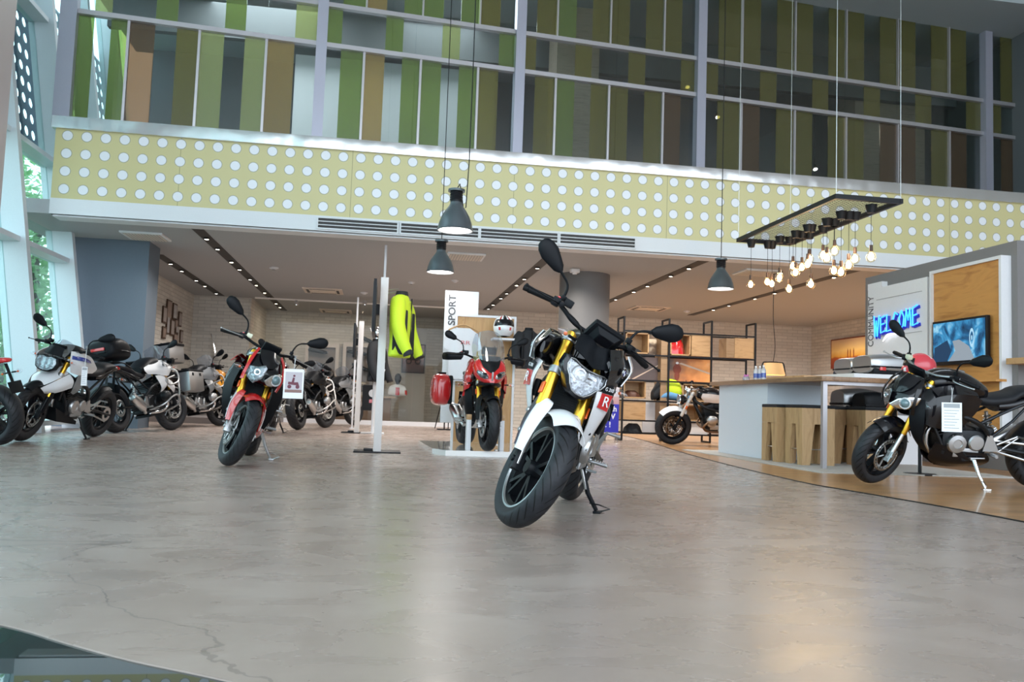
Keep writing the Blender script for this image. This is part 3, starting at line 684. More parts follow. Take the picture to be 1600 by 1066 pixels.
            indicator(root, S, (hx-.04, s*.12, hz-.01), (.1, s, 0))
        b = B(); b.patch([[(hx+.10, -.05, hz+.075), (hx+.12, 0, hz+.06), (hx+.10, .05, hz+.075)], [(hx+.05, -.085, hz+.13), (hx+.075, 0, hz+.135), (hx+.05, .085, hz+.13)], [(hx-.03, -.09, hz+.19), (hx-.0, 0, hz+.21), (hx-.03, .09, hz+.19)]], .005, 5, 4); b.xf(S); b.build('fly_screen', BLKG, root)
        b = B(); rot = Matrix.Rotation(R_(35), 3, 'Y'); b.box((hx-.07, 0, hz+.23), (.03, .16, .09), rot, bev=.012); b.xf(S); b.build('instrument_panel', BLKM, root)
    elif style == 'tour':
        tk = tank([(-.12, .90, .10, .06), (-.03, .93, .15, .09), (.12, .96, .17, .11), (.28, .97, .15, .09), (.40, .94, .10, .06)], RED)
        side('side_fairing', body, [[(.52, .12, .98), (.40, .19, .98), (.15, .18, .93)], [(.56, .19, .84), (.44, .25, .82), (.22, .22, .80)], [(.50, .20, .68), (.42, .25, .64), (.32, .23, .62)]], bulge=.004)
        side('lower_fairing', BLKM, [[(.50, .17, .70), (.40, .23, .66), (.2, .2, .66)], [(.48, .15, .5), (.38, .22, .48), (.2, .19, .48)], [(.38, .10, .34), (.30, .17, .32), (.15, .15, .32)]])
        b = B(); b.sect([(hx-.12, hz+.13, .13, .12, 2.6), (hx, hz+.09, .19, .135, 2.5), (hx+.08, hz+.03, .165, .11, 2.3), (hx+.15, hz-.02, .10, .07, 2.1), (hx+.20, hz-.05, .03, .03, 2)], 26); b.build('front_fairing', body, root)
        b = B(); b.patch([[(hx+.13, -.06, hz+.03), (hx+.165, 0, hz+.0), (hx+.13, .06, hz+.03)], [(hx+.06, -.11, hz+.16), (hx+.12, 0, hz+.12), (hx+.06, .11, hz+.16)], [(hx-.04, -.13, hz+.235), (hx+.03, 0, hz+.235), (hx-.04, .13, hz+.235)]], .006, 5, 4, bulge=.006); b.build('fairing_cowl', BLKM, root)
        b = B(); b.sect([(hx-.02, hz-.10, .14, .025), (hx+.08, hz-.09, .13, .03), (hx+.17, hz-.085, .07, .02), (hx+.21, hz-.08, .02, .01)], 18); b.build('beak', BLKM, root)
        b = B(); b.box((hx+.205, 0, hz-.005), (.012, .02, .11), Matrix.Rotation(.25, 3, 'Y'), bev=.004); b.build('centre_strip', SIL, root)
        for s in (-1, 1):
            P = [Vector((hx+.185-.62*max(y-.03, 0), s*y, hz+.015+z)) for y, z in ((.03, -.045), (.05, .005), (.10, .04), (.155, .055), (.165, .025), (.12, -.03), (.07, -.055))]
            b = B(); b.dome(P, .022, (1, s*.6, .15), 4); lb = b.build('headlight', REFL, root)
            b = B(); b.dome([p+Vector((.006, s*.004, .002)) for p in P], .026, (1, s*.6, .15), 4, back=False); b.build('lens', CLR, lb)
            b = B(); b.lathe([(.026, 0), (.024, .02), (0, .012)], P[0]+Vector((-.01, s*.05, .045)), (1, s*.5, 0), 20); b.build('projector_lens', BLKG, lb)
            b = B(); b.patch([[(.50, .17, .80), (.42, .23, .80)], [(.42, .20, .62), (.35, .25, .60)]], .006, 5, 3, side=s) if s > 0 else b.patch([[(.42, .20, .62), (.35, .25, .60)], [(.50, .17, .80), (.42, .23, .80)]], .006, 5, 3, side=s)
            b.build('fairing_wing', body, root)
        b = B(); cs = []
        for t in range(6):
            u = t/5; cs.append([(hx+.09-.20*u, y*(1.0+.15*math.sin(u*PI)-.35*max(0, u-.7)), hz+.17+.37*u-.8*abs(y)*abs(y)*2) for y in (-.165, -.09, 0, .09, .165)])
        cs = [[(p[0]-1.6*p[1]*p[1]*2, p[1], p[2]) for p in c] for c in cs]
        b.patch(cs, .004, 5, 4); b.build('windscreen', SCRN, root)
        b = B(); b.tube([(hx+.0, -.06, hz+.2), (hx-.05, -.06, hz+.36)], .006, 6); b.tube([(hx+.0, .06, hz+.2), (hx-.05, .06, hz+.36)], .006, 6); b.box((hx-.06, 0, hz+.30), (.03, .17, .09), Matrix.Rotation(.5, 3, 'Y'), bev=.01); b.build('instrument_panel', BLKM, root)
        for s in (-1, 1): indicator(root, I, (hx-.02, s*.19, hz-.08), (.1, s, 0))
    elif adv:
        big = style == 'adv'; tw = .19 if big else .16
        tk = tank([(-.12, .86, .10, .06), (-.03, .90, .15, .09), (.10, .95, tw-.01, .12), (.26, .97, tw, .12), (.38, .95, .13, .08), (.44, .93, .06, .04)], g('tankm', BLKM))
        sh = side('tank_shroud', body, [[(.46, .13, 1.03), (.30, .18, 1.03), (.08, .165, .98), (-.10, .13, .90)], [(.55, .20, .93), (.36, .25, .90), (.14, .215, .88), (-.12, .15, .85)], [(.47, .19, .80), (.34, .22, .78), (.16, .19, .80), (-.05, .15, .80)]], bulge=.006)
        if big and g('word', 1):
            for q, s in zip(sh, (-1, 1)):
                M = basis((.33, s*.262, .935+zs), (-s, s*.0-.22, 0) if s > 0 else (1, .22*-1, 0), (0, -.25*s, 1)); text_mesh('lettering', 'R1200GS', .055, .001, BLK, q, M, bold=.001)
        else:
            for q, s in zip(sh, (-1, 1)): roundel(q, (.30, s*.262, .87+zs), (.1, s, .1), (0, 0, 1), .026)
        side('side_panel', g('sidep', body), [[(.30, .20, .80), (.1, .18, .78)], [(.36, .21, .66), (.2, .2, .62)], [(.30, .16, .56), (.24, .16, .54)]], .006)
        if g('stripe'):
            side('decal_stripe', g('stripe'), [[(.50, .18, .99), (.34, .227, .985), (.16, .205, .955)], [(.52, .197, .95), (.34, .248, .945), (.14, .215, .925)]], .003, bulge=.004)
        # beak
        bx = hx+.08; zk = hz; hz = hz-g('bkd', .14); bl_ = g('bkl', .62)
        b = B(); b.patch([[(bx-.25, -.14, hz+.12), (bx-.04, -.13, hz+.03), (bx+.10*bl_, -.07, hz-.07*bl_), (bx+.22*bl_, -.03, hz-.10*bl_)], [(bx-.22, -.08, hz+.17), (bx-.02, -.06, hz+.05), (bx+.13*bl_, -.03, hz-.05*bl_), (bx+.25*bl_, -.012, hz-.09*bl_)],
                          [(bx-.22, 0, hz+.18), (bx-.02, 0, hz+.055), (bx+.14*bl_, 0, hz-.04*bl_), (bx+.26*bl_, 0, hz-.09*bl_)],
                          [(bx-.22, .08, hz+.17), (bx-.02, .06, hz+.05), (bx+.13*bl_, .03, hz-.05*bl_), (bx+.25*bl_, .012, hz-.09*bl_)], [(bx-.25, .14, hz+.12), (bx-.04, .13, hz+.03), (bx+.10*bl_, .07, hz-.07*bl_), (bx+.22*bl_, .03, hz-.10*bl_)]], .006, 6, 3)
        for s in (-1, 1): b.patch([[(bx-.25, .15, hz+.12), (bx-.04, .14, hz+.03), (bx+.10, .08, hz-.07)], [(bx-.28, .20, hz+.05), (bx-.08, .18, hz-.04), (bx+.06, .09, hz-.10)], [(bx-.30, .19, hz-.03), (bx-.10, .15, hz-.10), (bx+.0, .08, hz-.13)]][::s], .006, 5, 3, side=s)
        b.build('beak', g('beakm', body), root); hz = zk
        out = [(0, .055), (.05, .068), (.10, .055), (.118, .0), (.098, -.055), (.055, -.082), (0, -.088)]; full = out+[(-y, z) for y, z in out[::-1]][1:-1]
        fc = lambda k, dx: [Vector((hx+.10+dx-1.1*(y*k)**2-.15*z, y*k, hz+.07+z*k)) for y, z in full]
        b = B(); b.loft([fc(1.0, 0), fc(1.15, -.01), fc(1.2, -.05), fc(.9, -.12)], cap=False); b.build('headlight', BLKM, root); hl = root.children[-1]
        b = B(); b.dome(fc(1, -.002), -.04, (1, 0, 0), 5)
        for s in (-1, 1): b.lathe([(.03, 0), (.028, .03), (.02, .02), (0, .016)], (hx+.06, s*.045, hz+.07), (1, 0, 0), 20, mi=1)
        b.build('reflector', [REFL, CHR], hl); b = B(); b.dome(fc(1.0, .004), .014, (1, 0, 0), 4, back=False); b.build('lens', CLR, hl)
        b = B(); w = .12 if not big else .15; hgt = .17 if not big else .32; cs = []
        for t in range(5):
            u = t/4; cs.append([(hx+.0-.15*u-2.2*y*y, y*(1+.1*math.sin(u*PI)), hz+.17+hgt*u-1.0*y*y*(1+u*2)) for y in (-w, -w*.5, 0, w*.5, w)])
        b.patch(cs, .004, 5, 4); b.build('windscreen', SCRN, root)
        b = B(); b.patch([[(hx-.0, -.10, hz+.16), (hx+.03, 0, hz+.16), (hx-.0, .10, hz+.16)], [(hx-.05, -.09, hz+.25), (hx-.02, 0, hz+.27), (hx-.05, .09, hz+.25)]], .006, 5, 4); b.build('headlight_cowl', BLKM, root)
        b = B(); b.box((hx-.10, 0, hz+.24), (.03, .17, .09), Matrix.Rotation(.5, 3, 'Y'), bev=.01); b.build('instrument_panel', BLKM, root)
        for s in (-1, 1): indicator(root, I, (hx-.04, s*.15, hz+.12), (.1, s, 0))
        if g('bars', big):
            for s in (-1, 1):
                b = B(); bm_ = .013
                b.tube([(.42, s*.16, .95), (.50, s*.30, .88), (.46, s*.34, .72), (.28, s*.30, .66), (.22, s*.28, .74), (.38, s*.33, .80)], bm_, 8, smooth=5)
                b.tube([(.38, s*.10, .28), (.36, s*.36, .36), (.26, s*.42, .48), (.10, s*.42, .46), (-.02, s*.34, .36), (-.06, s*.14, .30)], bm_, 8, smooth=5)
                b.tube([(.46, s*.34, .72), (.38, s*.38, .54), (.34, s*.37, .40)], bm_, 8, smooth=4); b.build('crash_bar', g('barsm', SIL), root)
        b = B(); b.hexa([(.34, -.11, .24), (.34, .11, .24), (-.05, .12, .20), (-.05, -.12, .20), (.42, -.11, .40), (.42, .11, .40), (-.05, .12, .24), (-.05, -.12, .24)]); b.build('skid_plate', g('skid', BLKM), root)
    elif retro:
        tk = tank([(-.16, .83, .09, .06), (-.06, .86, .14, .09), (.08, .90, .165, .115), (.22, .91, .16, .11), (.33, .90, .11, .08), (.38, .90, .06, .05)], BLKG)
        side('tank_side_panel', body, [[(.31, .135, .93), (.15, .170, .93), (-.04, .155, .90), (-.12, .11, .87)], [(.33, .150, .86), (.15, .182, .85), (-.04, .162, .84), (-.13, .115, .83)], [(.26, .12, .79), (.12, .15, .78), (-.04, .13, .78), (-.12, .10, .79)]], .004, bulge=.003)
        c = A(.50, 0, .14)
        b = B(); b.lathe([(.0, -.13), (.04, -.125), (.075, -.09), (.092, -.03), (.098, 0), (.094, .008), (.088, .004)], c, (1, 0, -.05), 30, mis=[0, 0, 0, 0, 1, 1]); b.xf(S); hl = b.build('headlight', [BLKG, CHR], root)
        b = B(); b.lathe([(.088, .004), (.06, -.04), (.02, -.06), (0, -.06)], c, (1, 0, -.05), 26); b.xf(S); b.build('reflector', REFL, hl)
        b = B(); b.lathe([(.089, .004), (.06, .016), (.03, .021), (0, .022)], c, (1, 0, -.05), 26); b.xf(S); b.build('lens', CLR, hl)
        b = B(); b.lathe([(0, .03), (.035, .03), (.042, .02), (.042, -.03), (0, -.04)], A(ft, .05, .06)+Vector((0, 0, .04)), (-.4, 0, 1), 20); b.lathe([(0, .03), (.035, .03), (.042, .02), (.042, -.03), (0, -.04)], A(ft, -.05, .06)+Vector((0, 0, .04)), (-.4, 0, 1), 20); b.xf(S); b.build('instrument_panel', CHR, root)
        for s in (-1, 1): indicator(root, S, (c.x-.06, s*.10, c.z-.03), (.1, s, 0))
        b = B(); b.sect([(-.30, .74, .11, .06), (-.1, .70, .14, .10), (.02, .68, .14, .10), (.1, .70, .12, .08)], 18); b.build('airbox_cover', BLKM, root)
    # luggage
    def case(name, c, d, m, lid=BLK, lidz=.05, rnd=.03, tex=None, rot=None):
        b = B(); b.box(c, d, rot, bev=rnd); o = b.build(name, m, root)
        c = Vector(c); b = B(); b.box(c+Vector((0, 0, d[2]/2-.01)), (d[0]*1.03, d[1]*1.05, lidz), rot, bev=min(.02, lidz*.45)); b.build('lid', lid, o)
        b = B()
        for s in (-1, 1):
            b.box(c+Vector((s*d[0]*.25, math.copysign(d[1]*.51, c.y or 1), d[2]*.30)), (.04, .014, .05), rot, bev=.004)
        b.tube([c+Vector((-d[0]*.2, 0, d[2]/2+lidz/2-.01)), c+Vector((-d[0]*.15, 0, d[2]/2+lidz/2+.02)), c+Vector((d[0]*.15, 0, d[2]/2+lidz/2+.02)), c+Vector((d[0]*.2, 0, d[2]/2+lidz/2-.01))], .008, 6); b.build('latch', BLK, o); return o
    if g('top_case') == 'black':
        b = B(); c = (-.72, 0, 1.13+zs)
        b.sect([(-.98, 1.12+zs, .10, .07, 3), (-.95, 1.12+zs, .20, .12, 3), (-.80, 1.14+zs, .255, .155, 3), (-.62, 1.13+zs, .24, .15, 3), (-.52, 1.10+zs, .20, .11, 3), (-.49, 1.10+zs, .10, .06, 3)], 28); tc_ = b.build('top_case', BLKM, root)
        b = B(); b.sect([(-1.0, 1.09+zs, .11, .018, 4), (-.8, 1.085+zs, .262, .02, 4), (-.55, 1.08+zs, .22, .018, 4), (-.48, 1.08+zs, .10, .015, 4)], 24); b.build('case_seam', BLK, tc_)
        b = B(); b.box((-.99, 0, 1.12+zs), (.02, .20, .05), bev=.006); b.build('case_reflector', LENSR, tc_)
    if g('top_case') == 'silver':
        case('top_case', (-.74, 0, 1.20+zs), (.42, .50, .32), SIL, BLK, .05)
    if g('top_case') or g('rack'):
        b = B()
        for s in (-1, 1): b.tube([(-.40, s*.11, .88+zs), (-.60, s*.13, .94+zs), (-.88, s*.12, .95+zs)], .010, 8)
        b.box((-.72, 0, .95+zs), (.26, .22, .012), bev=.004); b.build('luggage_rack', BLK, root)
    if g('panniers'):
        for s in g('pside', (-1, 1)):
            if g('panniers') == 'silver': case('pannier', (-.56, s*.36, .72+zs*.6), (.42, .20, .36), SIL, BLK, .045)
            else:
                b = B(); b.sect([(-.80, 0, .05, .12, 3.4), (-.76, 0, .10, .18, 3.4), (-.58, 0, .125, .20, 3.4), (-.40, 0, .12, .19, 3.4), (-.33, 0, .09, .14, 3.2), (-.31, 0, .04, .08, 3)], 26)
                b.xf(Matrix.Translation((0, s*.38, .68))); p = b.build('pannier', g('panniers'), root)
                b = B(); b.box((-.56, s*.285, .68), (.44, .06, .36), bev=.03); b.build('pannier_shell', BLKM, p)
                b = B(); b.box((-.50, s*.38, .885), (.14, .09, .02), bev=.008); b.build('pannier_handle', BLKM, p)
            b = B(); b.tube([(-.36, s*.12, .80+zs*.5), (-.36, s*.24, .80+zs*.5), (-.74, s*.24, .80+zs*.5), (-.74, s*.12, .82+zs*.5)], .009, 8); b.build('pannier_bracket', STL, root)
    # settle: put the lowest tyre point on the floor
    bpy.context.view_layer.update(); lo = 9
    for o in root.children:
        if 'tyre' in o.name:
            Mw = root.matrix_world
            lo = min(lo, min((Mw @ v.co).z for v in o.data.vertices))
    root.location.z -= lo-z0
    root['_s'] = 0; del root['_s']
    return root, S
# ------------------------------------------------------------------ the motorcycles on show
def at(px, py, z=0): p = onz(px, py, z); return p.x, p.y
def mid(px, py, ang, wb, z=0, front=True):
    """floor centre of a bike whose front (or rear) tyre touches at the given pixel"""
    x, y = at(px, py, z); s = -1 if front else 1; return x+s*math.cos(R_(ang))*wb/2, y+s*math.sin(R_(ang))*wb/2
def paper(root, o_par, top, face, w, h, drop, pic=False, lean=0):
    """price tag on a string, hanging from the handlebar: a thing of its own"""
    f = Vector(face).normalized(); x = Vector((0, 0, 1)).cross(f).normalized(); top = Vector(top); c = top-Vector((0, 0, drop+h/2))
    t = empty('price_tag', c, label=o_par, cat_='price tag')
    b = B(); b.tube([top-c, x*.004+Vector((0, 0, h/2))], .0014, 5); b.tube([top-c+x*.012, x*-.006+Vector((0, 0, h/2))], .0014, 5); b.build('tag_string', TAGW, t)
    b = B(); q = lambda a, d, e=0: x*a+Vector((0, 0, d))+f*e
    b.prism([q(-w/2, -h/2), q(w/2, -h/2), q(w/2, h/2), q(-w/2, h/2)], f*.003); b.build('tag_paper', TAGW, t)
    if pic:
        b = B(); b.prism([q(-w*.42, -h*.30, .0031), q(w*.42, -h*.30, .0031), q(w*.42, h*.40, .0031), q(-w*.42, h*.40, .0031)], f*.0005); pi_ = b.build('tag_picture', mat('photo_pale', (.50, .45, .48), .5), t)
        b = B()
        for (u, v, r) in ((-.2, -.10, .10), (.2, -.10, .10)): b.lathe([(0, 0), (r*w, 0)], q(u*w, v*h, .0042), f, 14)
        b.prism([q(-w*.28, -h*.02, .004), q(w*.28, -h*.06, .004), q(w*.22, h*.06, .004), q(w*.02, h*.05, .004), q(w*.06, h*.20, .004), q(-w*.04, h*.22, .004), q(-w*.10, h*.06, .004), q(-w*.26, h*.07, .004)], f*.0003); b.lathe([(0, 0), (.06*w, 0)], q(.02*w, .27*h, .0042), f, 12); b.build('tag_motif', mat('motif', (.14, .03, .05), .5), pi_)
        b = B(); b.prism([q(-w*.42, -h*.30, .004), q(w*.42, -h*.30, .004), q(w*.42, -h*.20, .004), q(-w*.42, -h*.20, .004)], f*.0002); b.build('tag_ground', mat('motif2', (.25, .14, .12), .5), pi_)
    else:
        b = B()
        for k in range(7): b.prism([q(-w*.38, h*(.22-.10*k), .0031), q(w*(.36-.1*(k % 3)), h*(.22-.10*k), .0031), q(w*(.36-.1*(k % 3)), h*(.24-.10*k), .0031), q(-w*.38, h*(.24-.10*k), .0031)], f*.0003)
        b.prism([q(-w*.4, h*.32, .0031), q(w*.4, h*.32, .0031), q(w*.4, h*.46, .0031), q(-w*.4, h*.46, .0031)], f*.0003)
        b.build('printed_lines', mat('print_grey', (.35, .36, .38), .6), t)
    return t
_only = globals().get('ONLY')
main, S0 = make_bike('white and black naked motorcycle with gold fork, alone in the front centre', (.93, 4.72), -113, lean=16.5, steer=34, style='roadster', face='shield',
    wb=1.374, rf=.293, rr=.306, wf=.061, wr=.078, single=1, discs=(1,), coverm=SIL, rimedge=SIL, mup=.12, clamp=BLK, fork_r=.031, ft=1)
# red naked bike, left of centre
a = -87; x, y = mid(356, 729, a, 1.44)
make_bike('red and black naked motorcycle with two unlike headlamps, left of the white posts', (x, y), a, lean=13, steer=20, style='roadster', body=RED, fend=RED, fender=RED, fcover=WHT, belly=RED, wb=1.44,
    clamp=SIL, leverm=SIL, rise=.03, wf=.062, wr=.095, resm=mat('reservoir_clear', (.62, .62, .45), .25, coat=.5), standm=SIL, rimedge=SIL, mtall=1, tailm=RED, wing=BLKM)
# red tourer on the white stand
a = -86; pl_z = .06
make_bike('red sport touring motorcycle with clear tall screen and red pannier on the white stand', (1.16, 10.2), a, lean=1, steer=3, style='tour', body=RED, fender=BLKM, fcover=BLKM, wb=1.50, z0=pl_z, guards=1, hlz=.03, zs=.02,
    wf=.062, wr=.095, panniers=RED, pside=(-1, ), mtall=1, hw=.44, bup=.05, standm=SIL, mW=.045, mL=.15)
# black naked bike on the wood floor, right
a = 173; x, y = mid(1368, 757, a, 1.44, .006)
blk, _ = make_bike('black naked motorcycle with gold fork and hanging white tag on the wood floor at right', (x, y), a, lean=12, steer=29, style='roadster', body=BLKG, fender=BLKG, fcover=BLKM, belly=BLKG, wb=1.45, z0=.006, clamp=SIL, leverm=SIL, rise=.03,
    wf=.062, wr=.095, standm=CHR, mtall=1, barm=SIL, facetrim=BLKG, resm=mat('reservoir_clear', (.62, .62, .45), .25, coat=.5), coverm=SIL, swm=DRK, fside=0, hw=.40)
# retro bike behind the bar
a = 173; x, y = mid(1050, 695, a, 1.48, .006)
make_bike('white and black retro motorcycle with round headlamp and bronze wheel beside the bar panel', (x, y), a, lean=10, steer=5, style='retro', body=BEI, fork=mat('cream_fork', (.62, .56, .50), .3, coat=.3), fender=WHT, wb=1.48, z0=.006, rf=.315, wf=.065, fside=0, slider=BLKM, clamp=BLKM,
    wkind='wire', rimm=BLKM, discm=BRZ, mirrors=(), pipem=BRZ, ftop=.66, rise=.06, barm=CHR, coverm=SIL, zs=-.02)
# left row
a = -102; x, y = mid(32, 690, a, 1.43)
gs, _ = make_bike('white and blue small adventure motorcycle with gold fork by the left windows', (x, y), a, lean=12, steer=4, style='dual', body=WHT, stripe=BLU, beakm=WHT, wb=1.43, rf=.325, wf=.055, wr=.075, discs=(1, ), mtall=1, zs=.03, sidep=GRY, redsig=0, rimedge=BLK, single=1)
a = 74; x, y = mid(182, 677, a, 1.52, 0, False)
make_bike('white big adventure motorcycle with black top case and steel crash bars before the pillar', (x, y), a, lean=11, steer=-14, style='adv', body=GRY if 0 else WHT, beakm=WHT, wb=1.52, rf=.33, rr=.33, wf=.06, wr=.085, guards=1, mtall=1, zs=.03, tankm=BLKM, top_case='black', wkind='cross', coverm=DRK, headm=DRK)
make_bike('adventure motorcycle with a silver metal top case standing beyond the pillar', (onz(252, 668).x+.42, onz(252, 668).y+.72), 68, lean=10, steer=-10, style='adv', body=GRY, beakm=GRY, wb=1.52, rf=.33, rr=.33, top_case='silver', panniers='silver', guards=1, mtall=1, word=0, zs=.03)
yb_z = .12
make_bike('orange yellow motorcycle with silver side cases on the low grey platform', (-3.70, 19.4), 66, lean=10, steer=-14, style='dual', body=YEL, beakm=YEL, wb=1.5, z0=yb_z, rf=.31, rr=.31, panniers='silver', rack=1, mtall=1, mirrors=(-1,), zs=-.02, ez=.4)
# partial red tail at the left picture edge
x, y = at(-10, 697)
make_bike('black and red motorcycle cut off by the left picture edge, tail light toward the room', (x-.60, y+.28), 160, lean=11, steer=10, style='roadster', body=RED, fender=RED, wb=1.28, tailm=RED, mtall=1, belly=RED, coverm=SIL)
# middle row behind the red one
x, y = at(404, 679)
make_bike('black adventure motorcycle with hand guards directly behind the red naked one', (x+.0, y+.72), -88, lean=12, steer=20, style='dual', body=BLKM, beakm=BLKM, wb=1.5, rf=.32, guards=1, mtall=1, rimm=SIL, bars=0, zs=.02, sidep=GRY)
x, y = at(467, 672)
make_bike('silver and black adventure motorcycle with pale crash bars, rear tyre to camera, middle row', (x+.20, y+.73), 74, lean=11, steer=-18, style='adv', body=BLKM, beakm=WHT, wb=1.52, rf=.33, rr=.33, wr=.09, guards=1, mtall=1, zs=.02, word=0, barsm=mat('pale_bar', (.62, .60, .58), .35, metal=.5), wkind='cross')
make_bike('grey adventure motorcycle farthest back in the middle row, near the wall niches', (x+.60, y+3.0), 68, lean=11, steer=-16, style='adv', body=GRY, beakm=WHT, wb=1.52, rf=.33, rr=.33, guards=1, mtall=1, zs=0, word=0, wkind='cast', rimm=SIL)
# price tags
bpy.context.view_layer.update()
p = onx(135, 541, -3.63) if 0 else ony(135, 541, 9.6); paper(gs, 'narrow white price tag hanging from the small adventure motorcycle handlebar', p, -Vector((p.x, p.y, 0)), .055, .20, .22)
p = ony(461, 556, 7.15); paper(None, 'white price card with a small rider picture beside the red naked motorcycle', p, -Vector((p.x, p.y, 0)), .16, .24, .11, pic=True)
p = ony(1487, 606, 6.25); paper(blk, 'white printed price card hanging on the black motorcycle at right', p, -Vector((p.x, p.y, 0)), .145, .235, .12)
# ------------------------------------------------------------------ building materials
def concrete():
    m, t, b = nt('polished_concrete'); N, L = t.nodes, t.links
    tc = N.new('ShaderNodeTexCoord')
    def noise(sc, det=6, dist=0, ms=(1, 1, 1)):
        mp = N.new('ShaderNodeMapping'); mp.inputs['Scale'].default_value = ms; L.new(tc.outputs['Object'], mp.inputs[0])
        n = N.new('ShaderNodeTexNoise'); n.inputs['Scale'].default_value = sc; n.inputs['Detail'].default_value = det; n.inputs['Distortion'].default_value = dist
        L.new(mp.outputs[0], n.inputs['Vector']); return n.outputs['Fac']
    n1, n2, n3 = noise(.8, 8, 1.5), noise(3.1, 10, .8, (1, 1.6, 1)), noise(26, 6)
    f = math_n(t, 'ADD', math_n(t, 'MULTIPLY', n1, .55), math_n(t, 'ADD', math_n(t, 'MULTIPLY', n2, .35), math_n(t, 'MULTIPLY', n3, .10)))
    c = ramp(t, f, [(.22, (.25, .193, .163)), (.5, (.345, .273, .238)), (.78, (.47, .392, .350))])
    # hairline cracks
    mp = N.new('ShaderNodeMapping'); L.new(tc.outputs['Object'], mp.inputs[0])
    nz = N.new('ShaderNodeTexNoise'); nz.inputs['Scale'].default_value = 2; nz.inputs['Detail'].default_value = 5; L.new(mp.outputs[0], nz.inputs['Vector'])
    ad = N.new('ShaderNodeVectorMath'); ad.operation = 'MULTIPLY_ADD'; ad.inputs[1].default_value = (.5, .5, 0); L.new(nz.outputs['Color'], ad.inputs[0]); L.new(tc.outputs['Object'], ad.inputs[2])
    v = N.new('ShaderNodeTexVoronoi'); v.feature = 'DISTANCE_TO_EDGE'; v.inputs['Scale'].default_value = .42; L.new(ad.outputs[0], v.inputs['Vector'])
    k = math_n(t, 'MULTIPLY', math_n(t, 'LESS_THAN', v.outputs['Distance'], .0016), .38)
    mx = N.new('ShaderNodeMix'); mx.data_type = 'RGBA'; L.new(k, mx.inputs['Factor']); L.new(c, mx.inputs['A']); mx.inputs['B'].default_value = (.07, .06, .055, 1)
    L.new(mx.outputs['Result'], b.inputs['Base Color'])
    r = N.new('ShaderNodeMapRange'); r.inputs[1].default_value = .3; r.inputs[2].default_value = .7; r.inputs[3].default_value = .24; r.inputs[4].default_value = .32
    L.new(n2, r.inputs[0]); L.new(r.outputs[0], b.inputs['Roughness']); b.inputs['Specular IOR Level'].default_value = .6
    bp = N.new('ShaderNodeBump'); bp.inputs['Strength'].default_value = .05; bp.inputs['Distance'].default_value = .02; return m
def brick(name, rot, c=(.68, .64, .58)):
    m, t, b = nt(name); N, L = t.nodes, t.links
    tc = N.new('ShaderNodeTexCoord'); mp = N.new('ShaderNodeMapping'); mp.inputs['Rotation'].default_value = rot; L.new(tc.outputs['Object'], mp.inputs[0])
    br = N.new('ShaderNodeTexBrick'); br.inputs['Scale'].default_value = 1; br.inputs['Brick Width'].default_value = .30; br.inputs['Row Height'].default_value = .085
    br.inputs['Mortar Size'].default_value = .006; br.inputs['Mortar Smooth'].default_value = .3
    br.inputs['Color1'].default_value = (*c, 1); br.inputs['Color2'].default_value = (*[x*.86 for x in c], 1); br.inputs['Mortar'].default_value = (*[x*.66 for x in c], 1)
    L.new(mp.outputs[0], br.inputs['Vector']); L.new(br.outputs['Color'], b.inputs['Base Color']); b.inputs['Roughness'].default_value = .7
    bp = N.new('ShaderNodeBump'); bp.invert = True; bp.inputs['Strength'].default_value = .6; bp.inputs['Distance'].default_value = .01; L.new(br.outputs['Fac'], bp.inputs['Height']); L.new(bp.outputs[0], b.inputs['Normal']); return m
